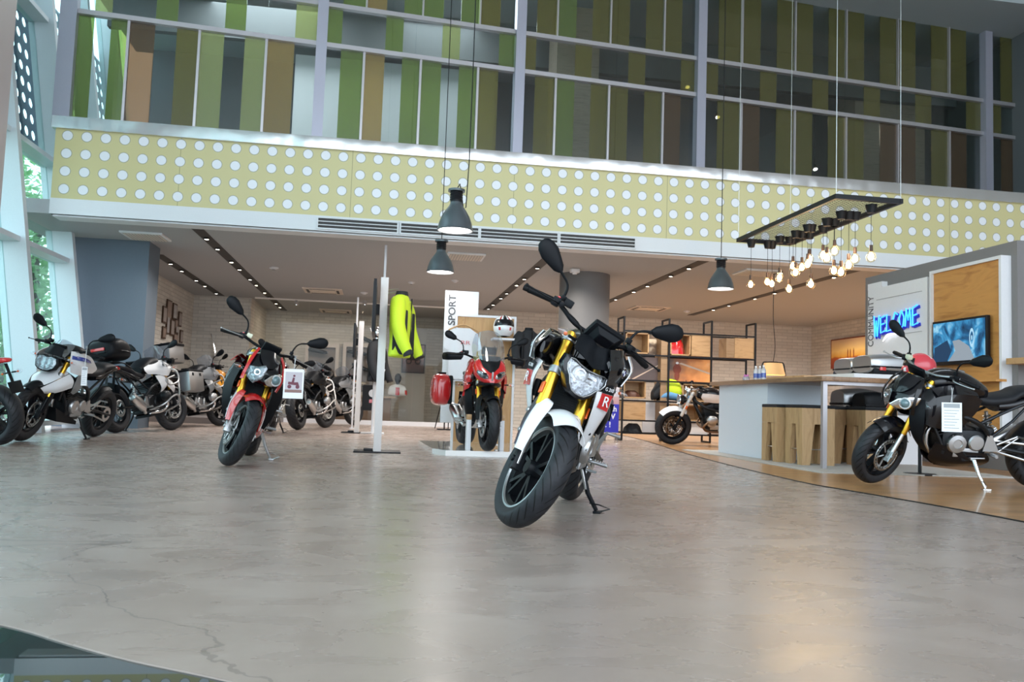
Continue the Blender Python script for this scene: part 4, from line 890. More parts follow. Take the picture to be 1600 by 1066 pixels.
def dotted(name, base, dot, pitch, r, ox=0, oz=0, ax='X', holes=False, rows=None):
    m, t, b = nt(name); N, L = t.nodes, t.links
    tc = N.new('ShaderNodeTexCoord'); sp = N.new('ShaderNodeSeparateXYZ'); L.new(tc.outputs['Object'], sp.inputs[0])
    def cell(o, off): return math_n(t, 'MULTIPLY', math_n(t, 'SUBTRACT', math_n(t, 'FRACT', math_n(t, 'DIVIDE', math_n(t, 'ADD', o, off), pitch)), .5), pitch)
    x, z = cell(sp.outputs[ax], ox), cell(sp.outputs['Z'], oz)
    d = math_n(t, 'SQRT', math_n(t, 'ADD', math_n(t, 'MULTIPLY', x, x), math_n(t, 'MULTIPLY', z, z)))
    k = math_n(t, 'LESS_THAN', d, r); k2 = math_n(t, 'LESS_THAN', d, r*1.16)
    if holes:
        b.inputs['Base Color'].default_value = (*base, 1); b.inputs['Roughness'].default_value = .5
        tr = N.new('ShaderNodeBsdfTransparent'); mx = N.new('ShaderNodeMixShader'); L.new(k, mx.inputs[0]); L.new(b.outputs[0], mx.inputs[1]); L.new(tr.outputs[0], mx.inputs[2]); L.new(mx.outputs[0], N['Material Output'].inputs[0]); return m
    ns = N.new('ShaderNodeTexNoise'); ns.inputs['Scale'].default_value = .7; L.new(tc.outputs['Object'], ns.inputs['Vector'])
    bc = ramp(t, ns.outputs['Fac'], [(.3, [q*.96 for q in base]), (.7, base)])
    # sheet joints every 2.4 m
    j = math_n(t, 'LESS_THAN', math_n(t, 'FRACT', math_n(t, 'DIVIDE', math_n(t, 'ADD', sp.outputs[ax], .55), 2.4)), .0035)
    m1 = N.new('ShaderNodeMix'); m1.data_type = 'RGBA'; L.new(j, m1.inputs['Factor']); L.new(bc, m1.inputs['A']); m1.inputs['B'].default_value = (*[q*.55 for q in base], 1)
    m2 = N.new('ShaderNodeMix'); m2.data_type = 'RGBA'; L.new(k2, m2.inputs['Factor']); L.new(m1.outputs['Result'], m2.inputs['A']); m2.inputs['B'].default_value = (*[q*.62 for q in (.62, .60, .45)], 1)  # grey ring around each dot: painted shadow at the hole edge
    m3 = N.new('ShaderNodeMix'); m3.data_type = 'RGBA'; L.new(k, m3.inputs['Factor']); L.new(m2.outputs['Result'], m3.inputs['A']); m3.inputs['B'].default_value = (*dot, 1)
    L.new(m3.outputs['Result'], b.inputs['Base Color']); b.inputs['Roughness'].default_value = .45
    bp = N.new('ShaderNodeBump'); bp.invert = True; bp.inputs['Strength'].default_value = .5; bp.inputs['Distance'].default_value = .01; L.new(k, bp.inputs['Height']); L.new(bp.outputs[0], b.inputs['Normal']); return m
def bent_steel():
    m, t, b = nt('mirror_steel_band'); N, L = t.nodes, t.links
    b.inputs['Base Color'].default_value = (.66, .65, .65, 1); b.inputs['Metallic'].default_value = .85; b.inputs['Roughness'].default_value = .27
    tc = N.new('ShaderNodeTexCoord'); n = N.new('ShaderNodeTexNoise'); n.inputs['Scale'].default_value = 1.7; n.inputs['Detail'].default_value = 2; L.new(tc.outputs['Object'], n.inputs['Vector'])
    bp = N.new('ShaderNodeBump'); bp.inputs['Strength'].default_value = .5; bp.inputs['Distance'].default_value = .10; L.new(n.outputs['Fac'], bp.inputs['Height']); L.new(bp.outputs[0], b.inputs['Normal']); return m
CONC = concrete()
BRX = brick('white_brick_back', (PI/2, 0, 0)); BRY = brick('white_brick_side', (PI/2, PI/2, 0))
WOODF = wood('wood_floor', (.52, .28, .12), (.35, .17, .065), .30, (1.5, 5, 5), plank=(1.6, .16), coat=.12)
WALLG = mat('grey_wall_paint', (.20, .19, .19), .7, bump=.08, bscale=40)
WALLB = mat('blue_grey_wall_paint', (.125, .16, .20), .65, bump=.06, bscale=40)
CEIL = mat('ceiling_paint', (.40, .41, .42), .8, bump=.03, bscale=30)
WHTW = mat('white_wall_paint', (.72, .74, .76), .6)
FINM = mat('facade_white_metal', (.66, .72, .76), .35)
ALU = mat('aluminium_frame', (.50, .48, .50), .34, metal=.7)
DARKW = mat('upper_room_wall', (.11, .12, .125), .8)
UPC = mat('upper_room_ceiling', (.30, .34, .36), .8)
STONE = wood('travertine', (.30, .24, .18), (.22, .17, .12), .5, (1, 1, 14))
TRK = mat('track_recess', (.035, .032, .03), .55)
LAMPW = mat('lamp_warm', (1, .9, .75), .5, emit=(1, .87, .68), es=14)
LAMPN = mat('lamp_neutral', (1, .97, .92), .5, emit=(1, .96, .90), es=6)
GLZ = glass('facade_glass', (.80, .93, .92), .12)
GLP = glass('partition_glass', (.95, .97, .96), .03)
WATER = mat('dark_pool_water', (.004, .016, .018), .015, spec=.6, ior=1.33)
WATER.node_tree.nodes['Principled BSDF'].inputs['IOR'].default_value = 1.6

def box_obj(name, x0, x1, y0, y1, z0, z1, m, parent=None, bev=0):
    b = B(); b.box(((x0+x1)/2, (y0+y1)/2, (z0+z1)/2), (x1-x0, y1-y0, z1-z0), bev=bev); return b.build(name, m, parent)
# ------------------------------------------------------------------ floors
edge = [(-1.9, 2.86), (-1.35, 2.60), (-.91, 2.34), (-.7, 2.17), (-.52, 2.03), (-.26, 1.86), (.15, 1.56), (.5, 1.1), (.6, .4), (.62, -1.2)]
e2 = [tuple(p[:2]) for p in cat([(a, b_, 0) for a, b_ in edge], 5)[0]]
b = B()
poly = [(-6.8, 26), (-6.8, 2.9)]+e2+[(.62, -5), (14.5, -5), (14.5, 26)]
b.prism([(x, y, -.30) for x, y in poly], (0, 0, .30)); struct(b.build('floor', CONC, smooth=False))
b = B(); b.box((-3.2, -.9, -.35), (8, 8.5, .04)); struct(b.build('floor_pool_bed', mat('pool_bed', (.01, .02, .022), .5)))
b = B(); b.add([(-6.8, -5, -.004), (.75, -5, -.004), (.75, 3.0, -.004), (-6.8, 3.0, -.004)], [(0, 1, 2, 3)]); struct(b.build('floor_pool_water', WATER))
wb = [(5.25, 21.75), (5.25, 18.2), (4.85, 14.9), (4.28, 11.8), (3.91, 9.3), (3.68, 7.1), (3.70, 6.4), (3.78, 5.5), (3.80, 4.5), (3.7, 3.0), (3.3, 1.2), (2.6, -.5)]
w2 = [tuple(p[:2]) for p in cat([(a, c, 0) for a, c in wb], 4)[0]]
b = B(); b.prism([(x, y, .0) for x, y in w2]+[(2.6, -4, 0), (11.6, -4, 0), (11.6, 21.75, 0)], (0, 0, .006)); struct(b.build('floor_wood', WOODF, smooth=False))
b = B(); b.tube([(x-.006, y, .003) for x, y in w2], .008, 6, flat=.7); struct(b.build('trim_1', MBLK))
# ------------------------------------------------------------------ shop shell under the mezzanine
Zc = 3.0
struct(box_obj('ceiling', -5.4, 11.9, 12.47, 25.2, Zc, Zc+.20, CEIL))
struct(box_obj('wall_back', 1.9, 11.9, 21.8, 22.0, 0, Zc, BRX))
struct(box_obj('wall_back_left', -4.9, -3.25, 21.8, 22.0, 0, Zc, BRX))
struct(box_obj('wall_recess_left', -3.4, -3.25, 22.0, 25.0, 0, Zc, BRY))
struct(box_obj('wall_recess_right', 1.9, 2.05, 22.0, 25.0, 0, Zc, BRY))
struct(box_obj('wall_recess_back', -3.4, 2.05, 24.7, 24.9, 0, Zc, BRX))
struct(box_obj('wall_left', -4.85, -4.62, 14.8, 22.0, 0, Zc, BRY))
struct(box_obj('wall_right', 11.65, 11.85, 12.5, 21.9, 0, Zc, BRY))
b = B(); b.box((-4.40, 14.62, 1.5), (1.28, .66, 3.0)); pil = struct(b.build('wall_pillar_left', [WALLB]))
# ------------------------------------------------------------------ fascia
b = B(); b.box((3.65, 12.62, 3.11), (16.55, .34, .22)); b.box((3.65, 12.66, 2.99), (16.5, .3, .03)); struct(b.build('trim_2', WHTW, smooth=False))
FAS = dotted('yellow_perforated_fascia', (.62, .56, .285), (.80, .82, .86), .252, .066, ox=.05, oz=.046)
struct(box_obj('wall_fascia', -4.62, 11.93, 12.46, 12.78, 3.22, 4.20, FAS))
b = B(); b.box((3.65, 12.60, 4.285), (16.62, .40, .17), bev=.004); struct(b.build('trim_3', bent_steel()))
struct(box_obj('floor_mezzanine', -4.7, 11.93, 12.75, 25, 3.3, 4.30, WALLG))
# linear vents in the white band
for k, (xa, xb) in enumerate(((497, 620), (627, 747), (752, 871), (876, 992))):
    pa, pb = ony(xa, 350, 12.44), ony(xb, 365, 12.44); x0, x1 = pa.x, pb.x
    g_ = ['leftmost', 'second from left', 'third from left', 'rightmost'][k]
    v = empty('air_vent', ((x0+x1)/2, 12.44, 3.11), label=f'black slotted linear air vent in white beam band, {g_} of the four', cat_='air vent', group='linear vents in the white beam')
    w = x1-x0; b = B(); b.box((0, .0, 0), (w, .012, .15)); b.build('vent_recess', TRK, v)
    b = B()
    for z in (-.08, .08): b.box((0, -.008, z), (w, .02, .02))
    for s in (-1, 1): b.box((s*(w/2+.01), -.008, 0), (.02, .02, .18))
    b.build('vent_frame', WHTW, v)
    for q in range(2): b = B(); b.box((0, -.010, -.026+.052*q), (w, .018, .012), Matrix.Rotation(.3, 3, 'X')); b.build('slat', WHTW, v)
# ------------------------------------------------------------------ upper glazing
GP0, GP1 = Vector((-4.35, 12.80, 0)), Vector((10.79, 14.30, 0)); GD = (GP1-GP0).normalized(); GN = Vector((-GD.y, GD.x, 0))
def ong(px, py=None):
    if py is None: py = 8+.1315*(px-134)
    d = ray(px, py); t = GP0.dot(GN)/d.dot(GN); p = d*t; return (p-GP0).dot(GD)
cols = {'g': ('green_film_glass', (.27, .34, .15)), 'o': ('olive_film_glass', (.28, .27, .11)), 'y': ('ochre_film_glass', (.42, .35, .19)), 'l': ('lime_film_glass', (.42, .46, .27)), 'b': ('brown_film_glass', (.23, .17, .11))}
CG = {k: glass(v[0], tuple(min(1, c*1.6+.05) for c in v[1]), .2, milk=.4, milkcol=v[1]) for k, v in cols.items()}
CLG = glass('clear_mezzanine_glass', (.88, .92, .92), .15)
posts = [118, 504, 811, 1092, 1538, 1760]
muls = [[204, 314, 418], [570, 658, 747], [868, 951, 1035], [1157, 1240, 1320, 1401, 1481], [1595, 1680]]
filmL = [['gg', 'bo', 'll', 'y', ], ['g', 'yg', 'gg', 'o'], ['o', 'go', 'oo', 'b'], ['o', 'bo', 'oo', 'ob', 'bo', 'b'], ['b', 'bo', 'b']]
Z0, Z1, Z2, Z3 = 4.34, 6.02, 6.66, 9.3
def gpane(n, s0, s1, z0, z1, m, par, off=0):
    b = B(); p0, p1 = GP0+GD*s0+GN*off, GP0+GD*s1+GN*off
    b.box(((p0+p1)/2)+Vector((0, 0, (z0+z1)/2)), ((s1-s0), .012, z1-z0), Matrix.Rotation(math.atan2(GD.y, GD.x), 3, 'Z')); return b.build(n, m, par)
def gbar(n, s0, s1, z0, z1, d, m, par, off=0):
    b = B(); p0, p1 = GP0+GD*s0+GN*off, GP0+GD*s1+GN*off
    b.box(((p0+p1)/2)+Vector((0, 0, (z0+z1)/2)), ((s1-s0), d, z1-z0), Matrix.Rotation(math.atan2(GD.y, GD.x), 3, 'Z')); return b.build(n, m, par)
for i in range(5):
    w = empty('window_%d' % (i+1)); w['kind'] = 'structure'
    sa, sb = ong(posts[i]), ong(posts[i+1]); ms = [ong(x) for x in muls[i]]
    cuts = [sa]+ms+[sb]; ft = filmL[i]
    gbar('transom', sa, sb, Z1-.035, Z1+.035, .10, ALU, w, -.03); gbar('transom', sa, sb, Z2-.035, Z2+.035, .10, ALU, w, -.03)
    for s in ms: gbar('mullion', s-.018, s+.018, Z0, Z1, .07, ALU, w, -.02); gbar('mullion', s-.014, s+.014, Z2, Z3, .07, ALU, w, -.02)
    for j in range(len(cuts)-1):
        a, c = cuts[j], cuts[j+1]; f = ft[min(j, len(ft)-1)]; W_ = c-a
        if j == 0 and i > 0: segs = [(a, a+W_*.45, None), (a+W_*.45, c, f[0])]
        elif j == len(cuts)-2: segs = [(a, a+W_*.5, f[0]), (a+W_*.5, c, None)]
        else: segs = [(a, a+W_*.36, f[0]), (a+W_*.36, a+W_*.67, None), (a+W_*.67, c, f[-1])]
        for (q0, q1, k) in segs:
            for z0, z1 in ((Z0, Z1-.03), (Z2+.03, Z3)):
                kk = k if (z0 == Z0 or k != 'b') else 'o'
                if k: gpane('coloured_pane', q0, q1, z0, z1, CG[kk], w)
                else: gpane('clear_pane', q0, q1, z0, z1, CLG, w)
            k2 = 'g' if not k else None
            if not k: k2 = 'l' if (i+j) % 3 == 0 and i < 2 else ('g' if i < 2 else 'o')
            if k2: gpane('coloured_pane', q0, q1, Z1+.03, Z2-.03, CG[k2], w)
            else: gpane('clear_pane', q0, q1, Z1+.03, Z2-.03, CLG, w)
for k, x in enumerate(posts[:-1]):
    s = ong(x); struct(gbar('trim_%d' % (4+k), s-(.09 if k else .16), s+(.07 if k else .06), Z0, Z3, .16, mat('aluminium_post', (.40, .40, .47), .4, metal=.5), None, -.06))
# upper room seen through the glass
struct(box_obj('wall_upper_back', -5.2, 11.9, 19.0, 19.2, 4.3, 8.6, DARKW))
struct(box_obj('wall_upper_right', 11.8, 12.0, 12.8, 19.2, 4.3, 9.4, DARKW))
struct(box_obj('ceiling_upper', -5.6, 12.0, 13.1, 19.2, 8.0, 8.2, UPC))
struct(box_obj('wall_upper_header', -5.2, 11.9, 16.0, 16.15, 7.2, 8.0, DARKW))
struct(box_obj('trim_10', 2.95, 3.75, 15.0, 15.8, 4.3, 8.0, STONE))
struct(box_obj('trim_11', 9.6, 11.2, 16.2, 17.0, 4.3, 8.0, STONE))
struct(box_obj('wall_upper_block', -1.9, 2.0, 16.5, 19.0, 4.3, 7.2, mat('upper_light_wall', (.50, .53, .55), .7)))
for k, (px, py) in enumerate(((1000, 88), (1073, 131), (1120, 178), (1272, 259), (1480, 257))):
    p = ony(px, py, 17.0)
    l = empty('downlight', p, label='small spotlight seen through the upper glazing, %s' % ['highest of the five', 'second highest, left of the tall post', 'just right of the tall post', 'low, above the lamp rack', 'low, rightmost of the five'][k], cat_='spotlight', group='spotlights in the upper room')
    b = B(); b.lathe([(0, 0), (.045, 0), (.06, .02), (.06, .10), (0, .11)], (0, 0, 0), (0, -.6, -1), 16, mi=1); b.lathe([(0, .112), (.045, .112)], (0, 0, 0), (0, -.6, -1), 16); 
    b.build('lamp_body', [LAMPN, MBLK], l); b = B(); b.tube([(0, 0, .0), (0, 0, 8.0-p.z)], .008, 6); b.build('stem', MBLK, l)
# ------------------------------------------------------------------ slanted facade on the left
SL = .148; FX = -4.35
def fin(y, z0, z1, dep=.38, n='trim_20'):
    b = B(); X = lambda z: FX-SL*z
    b.hexa([(X(z0)-dep, y, z0), (X(z0), y, z0), (X(z0), y+.12, z0), (X(z0)-dep, y+.12, z0), (X(z1)-dep, y, z1), (X(z1), y, z1), (X(z1), y+.12, z1), (X(z1)-dep, y+.12, z1)])
    return struct(b.build(n, FINM, smooth=False))
fy = [13.85-1.82*k for k in range(10)]
for k, y in enumerate(fy): fin(y, 0, 9.4, n='trim_%d' % (20+k))
for k, y in enumerate((15.7, 17.5)): fin(y, 4.35, 9.4, n='trim_%d' % (32+k))
for k, z in enumerate((.12, 2.55, 4.02, 6.3, 8.6)):
    X = FX-SL*z; b = B(); b.box((X-.22, 5.4 if z > .2 else 5.4, z), (.30 if z > 1 else .36, 17.2, .07)); struct(b.build('trim_%d' % (40+k), FINM))
for k, (ya, yb) in enumerate([(13.85+.12, 15.7), (15.82, 17.5), (17.62, 19)]+[(fy[i+1]+.12, fy[i]) for i in range(9)]):
    z0 = 4.35 if k < 3 else .1; b = B(); Xa, Xb = FX-.30-SL*z0, FX-.30-SL*9.4
    b.hexa([(Xa, ya, z0), (Xa+.012, ya, z0), (Xa+.012, yb, z0), (Xa, yb, z0), (Xb, ya, 9.4), (Xb+.012, ya, 9.4), (Xb+.012, yb, 9.4), (Xb, yb, 9.4)]); struct(b.build('window_%d' % (10+k), GLZ))
PERF = dotted('perforated_screen', (.05, .075, .16), (1, 1, 1), .26, .075, ax='Y', holes=True)
b = B(); z0, z1 = 4.15, 7.3
Xa, Xb = FX-.55-SL*z0, FX-.55-SL*z1
b.hexa([(Xa-.01, 9.5, z0), (Xa, 9.5, z0), (Xa, 18.8, z0), (Xa-.01, 18.8, z0), (Xb-.01, 9.5, z1), (Xb, 9.5, z1), (Xb, 18.8, z1), (Xb-.01, 18.8, z1)]); struct(b.build('trim_50', PERF))
# near vertical column at the left edge, atrium roof and right wall
p_ = ony(15, 150, 10.2); struct(box_obj('trim_51', p_.x-.62, p_.x, 9.6, 10.2, 0, 9.4, mat('column_cladding', (.50, .44, .44), .4)))
struct(box_obj('ceiling_atrium', -7, 14, -5, 13.1, 9.4, 9.6, mat('roof_paint', (.5, .5, .5), .8)))
struct(box_obj('wall_atrium_right', 13.8, 14.0, -5, 12.5, 0, 9.4, mat('atrium_wall', (.42, .40, .38), .8)))
struct(box_obj('wall_atrium_back', 11.9, 14.0, 12.5, 12.7, 0, 9.4, mat('atrium_wall', (.42, .40, .38), .8)))
# grey partition with the boards
struct(box_obj('wall_partition', 7.45, 7.75, 9.03, 12.25, 0, 2.76, WALLG))
# outside ground and trees
b = B(); b.box((-30, 10, -.4), (46, 60, .1)); struct(b.build('floor_lawn', mat('lawn', (.06, .11, .03), .9, bump=.5, bscale=20)))
def tree(x, y, h, r, seed, label):
    rnd = random.Random(seed); t = empty('tree', (x, y, -.35), label=label, cat_='tree', group='trees outside the left glazing')
    b = B(); b.tube([(0, 0, 0), (.08, .05, h*.4), (0, 0, h*.8)], [.16, .12, .05], 10, smooth=3)
    for k in range(6):
        a = k*1.1; b.tube([(0, 0, h*(.3+.08*k)), (math.cos(a)*r*.6, math.sin(a)*r*.6, h*(.45+.08*k))], [.05, .015], 6)
    b.build('trunk', mat('bark', (.07, .05, .035), .9), t)
    b = B()
    for k in range(3000):
        u = Vector((rnd.gauss(0, 1), rnd.gauss(0, 1), rnd.gauss(0, 1))).normalized()*(rnd.random()**.4); p = Vector((u.x*r, u.y*r, h*.58+u.z*h*.46))
        a = Vector((rnd.gauss(0, 1), rnd.gauss(0, 1), rnd.gauss(0, .6))).normalized(); c = a.orthogonal().normalized()*.045; a = a*.12
        b.add([p-a, p+c, p+a, p-c], [(0, 1, 2, 3)])
    b.build('foliage', LEAF, t, smooth=False)
LEAF = glass('leaf', (.5, .8, .45), .1, rough=.4, milk=.85, milkcol=(.16, .34, .13))
tree(-7.9, 20.6, 6.0, 2.0, 1, 'leafy green tree beyond the far glass strip, right of the others')
tree(-10.6, 26.0, 7.5, 2.6, 3, 'leafy green tree farthest away behind the slanted windows')
tree(-10.6, 21.6, 6.6, 2.2, 2, 'leafy green tree at the left picture edge outside the glazing')
# ------------------------------------------------------------------ ceiling fittings
TR = [(-3.95, 15.6, 21.6, 'leftmost, by the pillar'), (-2.75, 12.7, 24.5, 'second from the left'), (2.62, 12.7, 21.7, 'above the red motorcycle stand'), (5.05, 12.7, 21.7, 'above the open shelf rack'), (7.68, 12.7, 20.5, 'rightmost, behind the bulb rack')]
for x, y0, y1, wh in TR:
    t = empty('ceiling_track', (x, (y0+y1)/2, Zc), label='dark recessed ceiling light track running away, '+wh, cat_='light track', group='recessed ceiling tracks')
    b = B(); b.box((0, 0, -.002), (.17, y1-y0, .012)); b.build('track_channel', TRK, t)
    y = y0+.9; k = 0
    while y < y1-.3:
        b = B(); b.lathe([(.0, -.028), (.032, -.028), (.048, -.012), (.055, .0)], (0, y-(y0+y1)/2, -.004), (0, 0, 1), 14, mis=[1, 0, 0]); b.box((0, y-(y0+y1)/2, -.006), (.14, .14, .006), mi=0)
        b.build('spotlight', [MBLK, LAMPW if k % 3 != 1 else LAMPN], t); y += 1.35 if k % 2 else .9; k += 1
def ceil_box(name, px, py, w, d, label, cat_, m, rot=0, group=None):
    p = onz(px, py, Zc); t = empty(name, p, label=label, cat_=cat_, group=group)
    b = B(); b.box((0, 0, -.012), (w, d, .03), bev=.008); b.build('frame', m, t); return t
for px, py, lab in ((505, 454, 'cream four way ceiling air conditioner grille, nearest of the left pair'), (525, 486, 'cream ceiling air conditioner grille behind its larger twin at the left'), (1013, 481.5, 'cream ceiling air conditioner grille above the open shelf rack')):
    t = ceil_box('air_conditioner', px, py, .86, .86, lab, 'air conditioner', mat('ac_cream', (.66, .58, .50), .5), group='ceiling air conditioners')
    b = B(); b.box((0, 0, -.028), (.50, .50, .012), bev=.004); b.build('intake_grille', mat('ac_cream2', (.72, .65, .56), .5), t)
    b = B()
    for s in (-1, 1): b.box((s*.33, 0, -.028), (.06, .56, .006)); b.box((0, s*.33, -.028), (.56, .06, .006))
    b.build('air_slot', TRK, t)
for px, py, lab in ((727, 400, 'square white ceiling return grille beside the pendant lamps'), (228, 368, 'flat white ceiling hatch above the blue grey pillar'), (1182, 425, 'flat white ceiling hatch below the bulb rack')):
    t = ceil_box('ceiling_grille', px, py, .62, .62, lab, 'ceiling grille', WHTW)
    b = B(); b.box((0, 0, -.029), (.54, .54, .006)); b.build('grille_face', mat('grille_grey', (.48, .46, .43), .6), t)
    b = B()
    for k in range(12): b.box((-.25+.045*k, 0, -.034), (.012, .52, .006))
    b.build('grille_slats', mat('ac_cream2', (.72, .65, .56), .5), t)
for px, py, lab, r in ((428, 418, 'white dome security camera on the ceiling above the red naked motorcycle', .085), (711, 438, 'small round ceiling detector between sport sign and pendant lamps', .07), (643, 441, 'small black and white ceiling speaker above the yellow jacket', .07), (569, 457, 'small flat smoke detector left of the display posts', .08), (1073, 486, 'small round smoke detector above the shelf rack', .08)):
    p = onz(px, py, Zc); b = B(); b.lathe([(0, -.05), (r*.5, -.045), (r*.6, -.025), (r, -.022), (r, 0), (0, 0)], (0, 0, 0), (0, 0, 1), 20, mis=[1, 0, 0, 0, 0]); o = b.build('ceiling_detector', [MWHT, MBLK if py in (418, 441) else MWHT]); o.location = p; tag(o, lab, 'ceiling detector')
# round column with camera
b = B(); cc = onz(921, 426, Zc); cx_, cy_ = 3.62, 15.1; b.lathe([(.46, 0), (.46, 3.0)], (cx_, cy_, 0), (0, 0, 1), 48); struct(b.build('trim_60', mat('column_grey', (.15, .145, .145), .6)))
b = B(); b.box((0, 0, -.03), (.16, .12, .07), bev=.015); b.lathe([(0, -.10), (.04, -.09), (.045, -.05)], (0, 0, 0), (0, 0, 1), 16); o = b.build('security_camera', MWHT); o.location = (3.28, 14.45, 2.99); tag(o, 'small white ceiling camera in front of the round grey column', 'security camera')
# ------------------------------------------------------------------ pendant lamps
SH = mat('pendant_grey', (.085, .10, .11), .35, metal=.3, coat=.2)
def pendant(px, py, Y, r, label, ctop=9.4, off=0):
    p = ony(px, py, Y); t = empty('pendant_lamp', p, label=label, cat_='pendant lamp', group='grey industrial pendant lamps')
    b = B(); pr = [(.0, .94*r*1.9), (.42*r, .93*r*1.9)] ; h = r*1.55
    prof = [(r, 0), (r*1.02, .01), (r*.99, .05*h+.01), (r*.93, .28*h), (r*.80, .52*h), (r*.60, .74*h), (r*.42, .90*h), (r*.34, h), (r*.33, h+.05)]
    inner = [(q[0]-.008, q[1]+.004) for q in prof[::-1]]; b.lathe(prof+inner, (0, 0, 0), (0, 0, 1), 40, closed=True, mis=[0]*len(prof)+[1]*len(inner)); b.build('lamp_shade', [SH, MWHT], t)
    b = B(); b.lathe([(r*.33, h), (r*.34, h+.02)]+[(r*.34+(.006 if k % 2 else 0), h+.03+k*r*.07) for k in range(10)]+[(r*.34, h+.7*r), (0, h+.7*r)], (0, 0, 0), (0, 0, 1), 24); b.build('lamp_neck', MBLK, t)
    b = B(); b.lathe([(0, h+.7*r), (r*.48, h+.7*r), (r*.48, h+.83*r), (r*.1, h+.86*r), (0, h+.86*r)], (0, 0, 0), (0, 0, 1), 24); b.build('lamp_cap', SH, t)
    b = B(); z = h+.86*r; b.tube([(0, 0, z), (.03*off, 0, z+.06), (.12*off, 0, z+.30), (.10*off, 0, ctop-p.z)], .006, 6, smooth=4); b.build('cable', MBLK, t)
    b = B(); b.lathe([(0, .03), (r*.9, .03)], (0, 0, 0), (0, 0, 1), 32); b.build('diffuser', mat('pendant_glow', (1, 1, 1), .5, emit=(1, .97, .92), es=5), t)
    l = area('pendant_light', p-Vector((0, 0, .02)), r*1.6, 6, (1, .93, .84)); l.data.shape = 'DISK'; return t
pendant(711, 361, 8.8, .185, 'grey bell pendant lamp hanging nearest and highest in the middle', off=1)
pendant(688, 426, 11.4, .185, 'grey bell pendant lamp hanging lower, behind its larger twin')
pendant(1126, 452, 11.5, .185, 'grey bell pendant lamp hanging left of the bulb rack')
# ------------------------------------------------------------------ bulb rack over the bar
zr = 2.80; c4 = [onz(1155, 380, zr), onz(1243, 383.5, zr), onz(1405, 318, zr), onz(1297, 309, zr)]
x0, x1, y0, y1 = (c4[0].x+c4[3].x)/2, (c4[1].x+c4[2].x)/2, (c4[2].y+c4[3].y)/2, (c4[0].y+c4[1].y)/2
rk_ = empty('bulb_rack', ((x0+x1)/2, (y0+y1)/2, zr), label='black hanging rectangular frame with wire mesh carrying bare bulbs over the bar', cat_='hanging lamp rack')
wx, wy = x1-x0, y1-y0
b = B()
for s in (-1, 1): b.box((s*(wx/2-.02), 0, .025), (.035, wy, .05)); b.box((0, s*(wy/2-.02), .025), (wx-.075, .035, .05))
b.build('frame', MBLK, rk_)
b = B()
n = int(wy/.045)
for k in range(n): b.box((0, -wy/2+.045*k+.02, .03), (wx-.06, .003, .003))
for k in range(int(wx/.045)): b.box((-wx/2+.045*k+.03, 0, .03), (.003, wy-.06, .003))
b.build('wire_mesh', MBLK, rk_)
for k, (sx, sy) in enumerate(((-1, -1), (1, -1), (-1, 1), (1, 1))): b = B(); b.tube([(sx*(wx/2-.02), sy*(wy/2-.02), .05), (sx*(wx/2-.02), sy*(wy/2-.02), 6.59)], .003, 5); b.build('suspension_wire', STL, rk_)
BULB = mat('bulb_glow', (1, .8, .5), .3, emit=(1, .72, .40), es=30)
BG_ = glass('bulb_glass', (1, .93, .80), .2)
bl = [(1173, 442), (1199, 438), (1206, 441), (1218, 431), (1233, 449), (1239, 413), (1243, 423), (1253, 415), (1265, 402), (1267, 441), (1262, 410), (1286, 396), (1292, 400), (1304, 389), (1303, 420), (1314, 422), (1326, 411), (1336, 401), (1361, 398)]
random.seed(3)
for k, (px, py) in enumerate(bl):
    # place each lamp holder on the mesh in a 3 by 6 grid, cords of different lengths
    row, colm = k//3, k % 3
    gx_ = x0+.10+(wx-.2)*[.05, .5, .95][colm]; gy_ = y1-.15-(wy-.3)*row/6.0
    q = ray(px, py); t_ = gy_/q.y; bz = CAM_H+q.z*t_; bx_ = q.x*t_; bx_ = min(max(bx_, x0+.05), x1-.05); bz = min(max(bz, 2.12), 2.62)
    cols_ = ['left', 'middle', 'right'][colm]
    t = empty('hanging_bulb', (bx_, gy_, bz), label='glowing filament bulb, row %s from the far end of the black rack, %s side' % (['one', 'two', 'three', 'four', 'five', 'six', 'seven'][row], cols_), cat_='light bulb', group='filament bulbs on the black rack')
    b = B(); b.lathe([(0, -.085), (.026, -.078), (.046, -.055), (.052, -.026), (.044, .005), (.026, .03), (.014, .045)], (0, 0, 0), (0, 0, 1), 16); b.build('glass_bulb', BG_, t)
    b = B(); b.ball((0, 0, -.022), .030, 10, 8, sc=(1, 1, 1.3)); b.build('filament', BULB, t)
    b = B(); b.lathe([(.0, .10), (.017, .10), (.019, .05), (.016, .035), (0, .035)], (0, 0, 0), (0, 0, 1), 12); b.build('bulb_socket', mat('socket_brown', (.06, .03, .02), .5), t)
    b = B(); b.tube([(0, 0, .10), (0, 0, zr-bz)], .0028, 5); b.build('cord', MBLK, t)
    b = B(); b.lathe([(.040, -.085), (.062, .0), (0, .0)], (0, 0, zr-bz+.0), (0, 0, 1), 14); b.lathe([(.0, -.085), (.040, -.085)], (0, 0, zr-bz), (0, 0, 1), 14); b.build('ceiling_cup', MBLK, t)
for k in range(3):
    l = bpy.data.lights.new('bulb_light', 'POINT'); l.energy = 8; l.color = (1, .78, .52); l.shadow_soft_size = .06; o = bpy.data.objects.new('bulb_light', l); COL.objects.link(o); o.location = ((x0+x1)/2, y0+.4+k*wy*.32, 2.36)
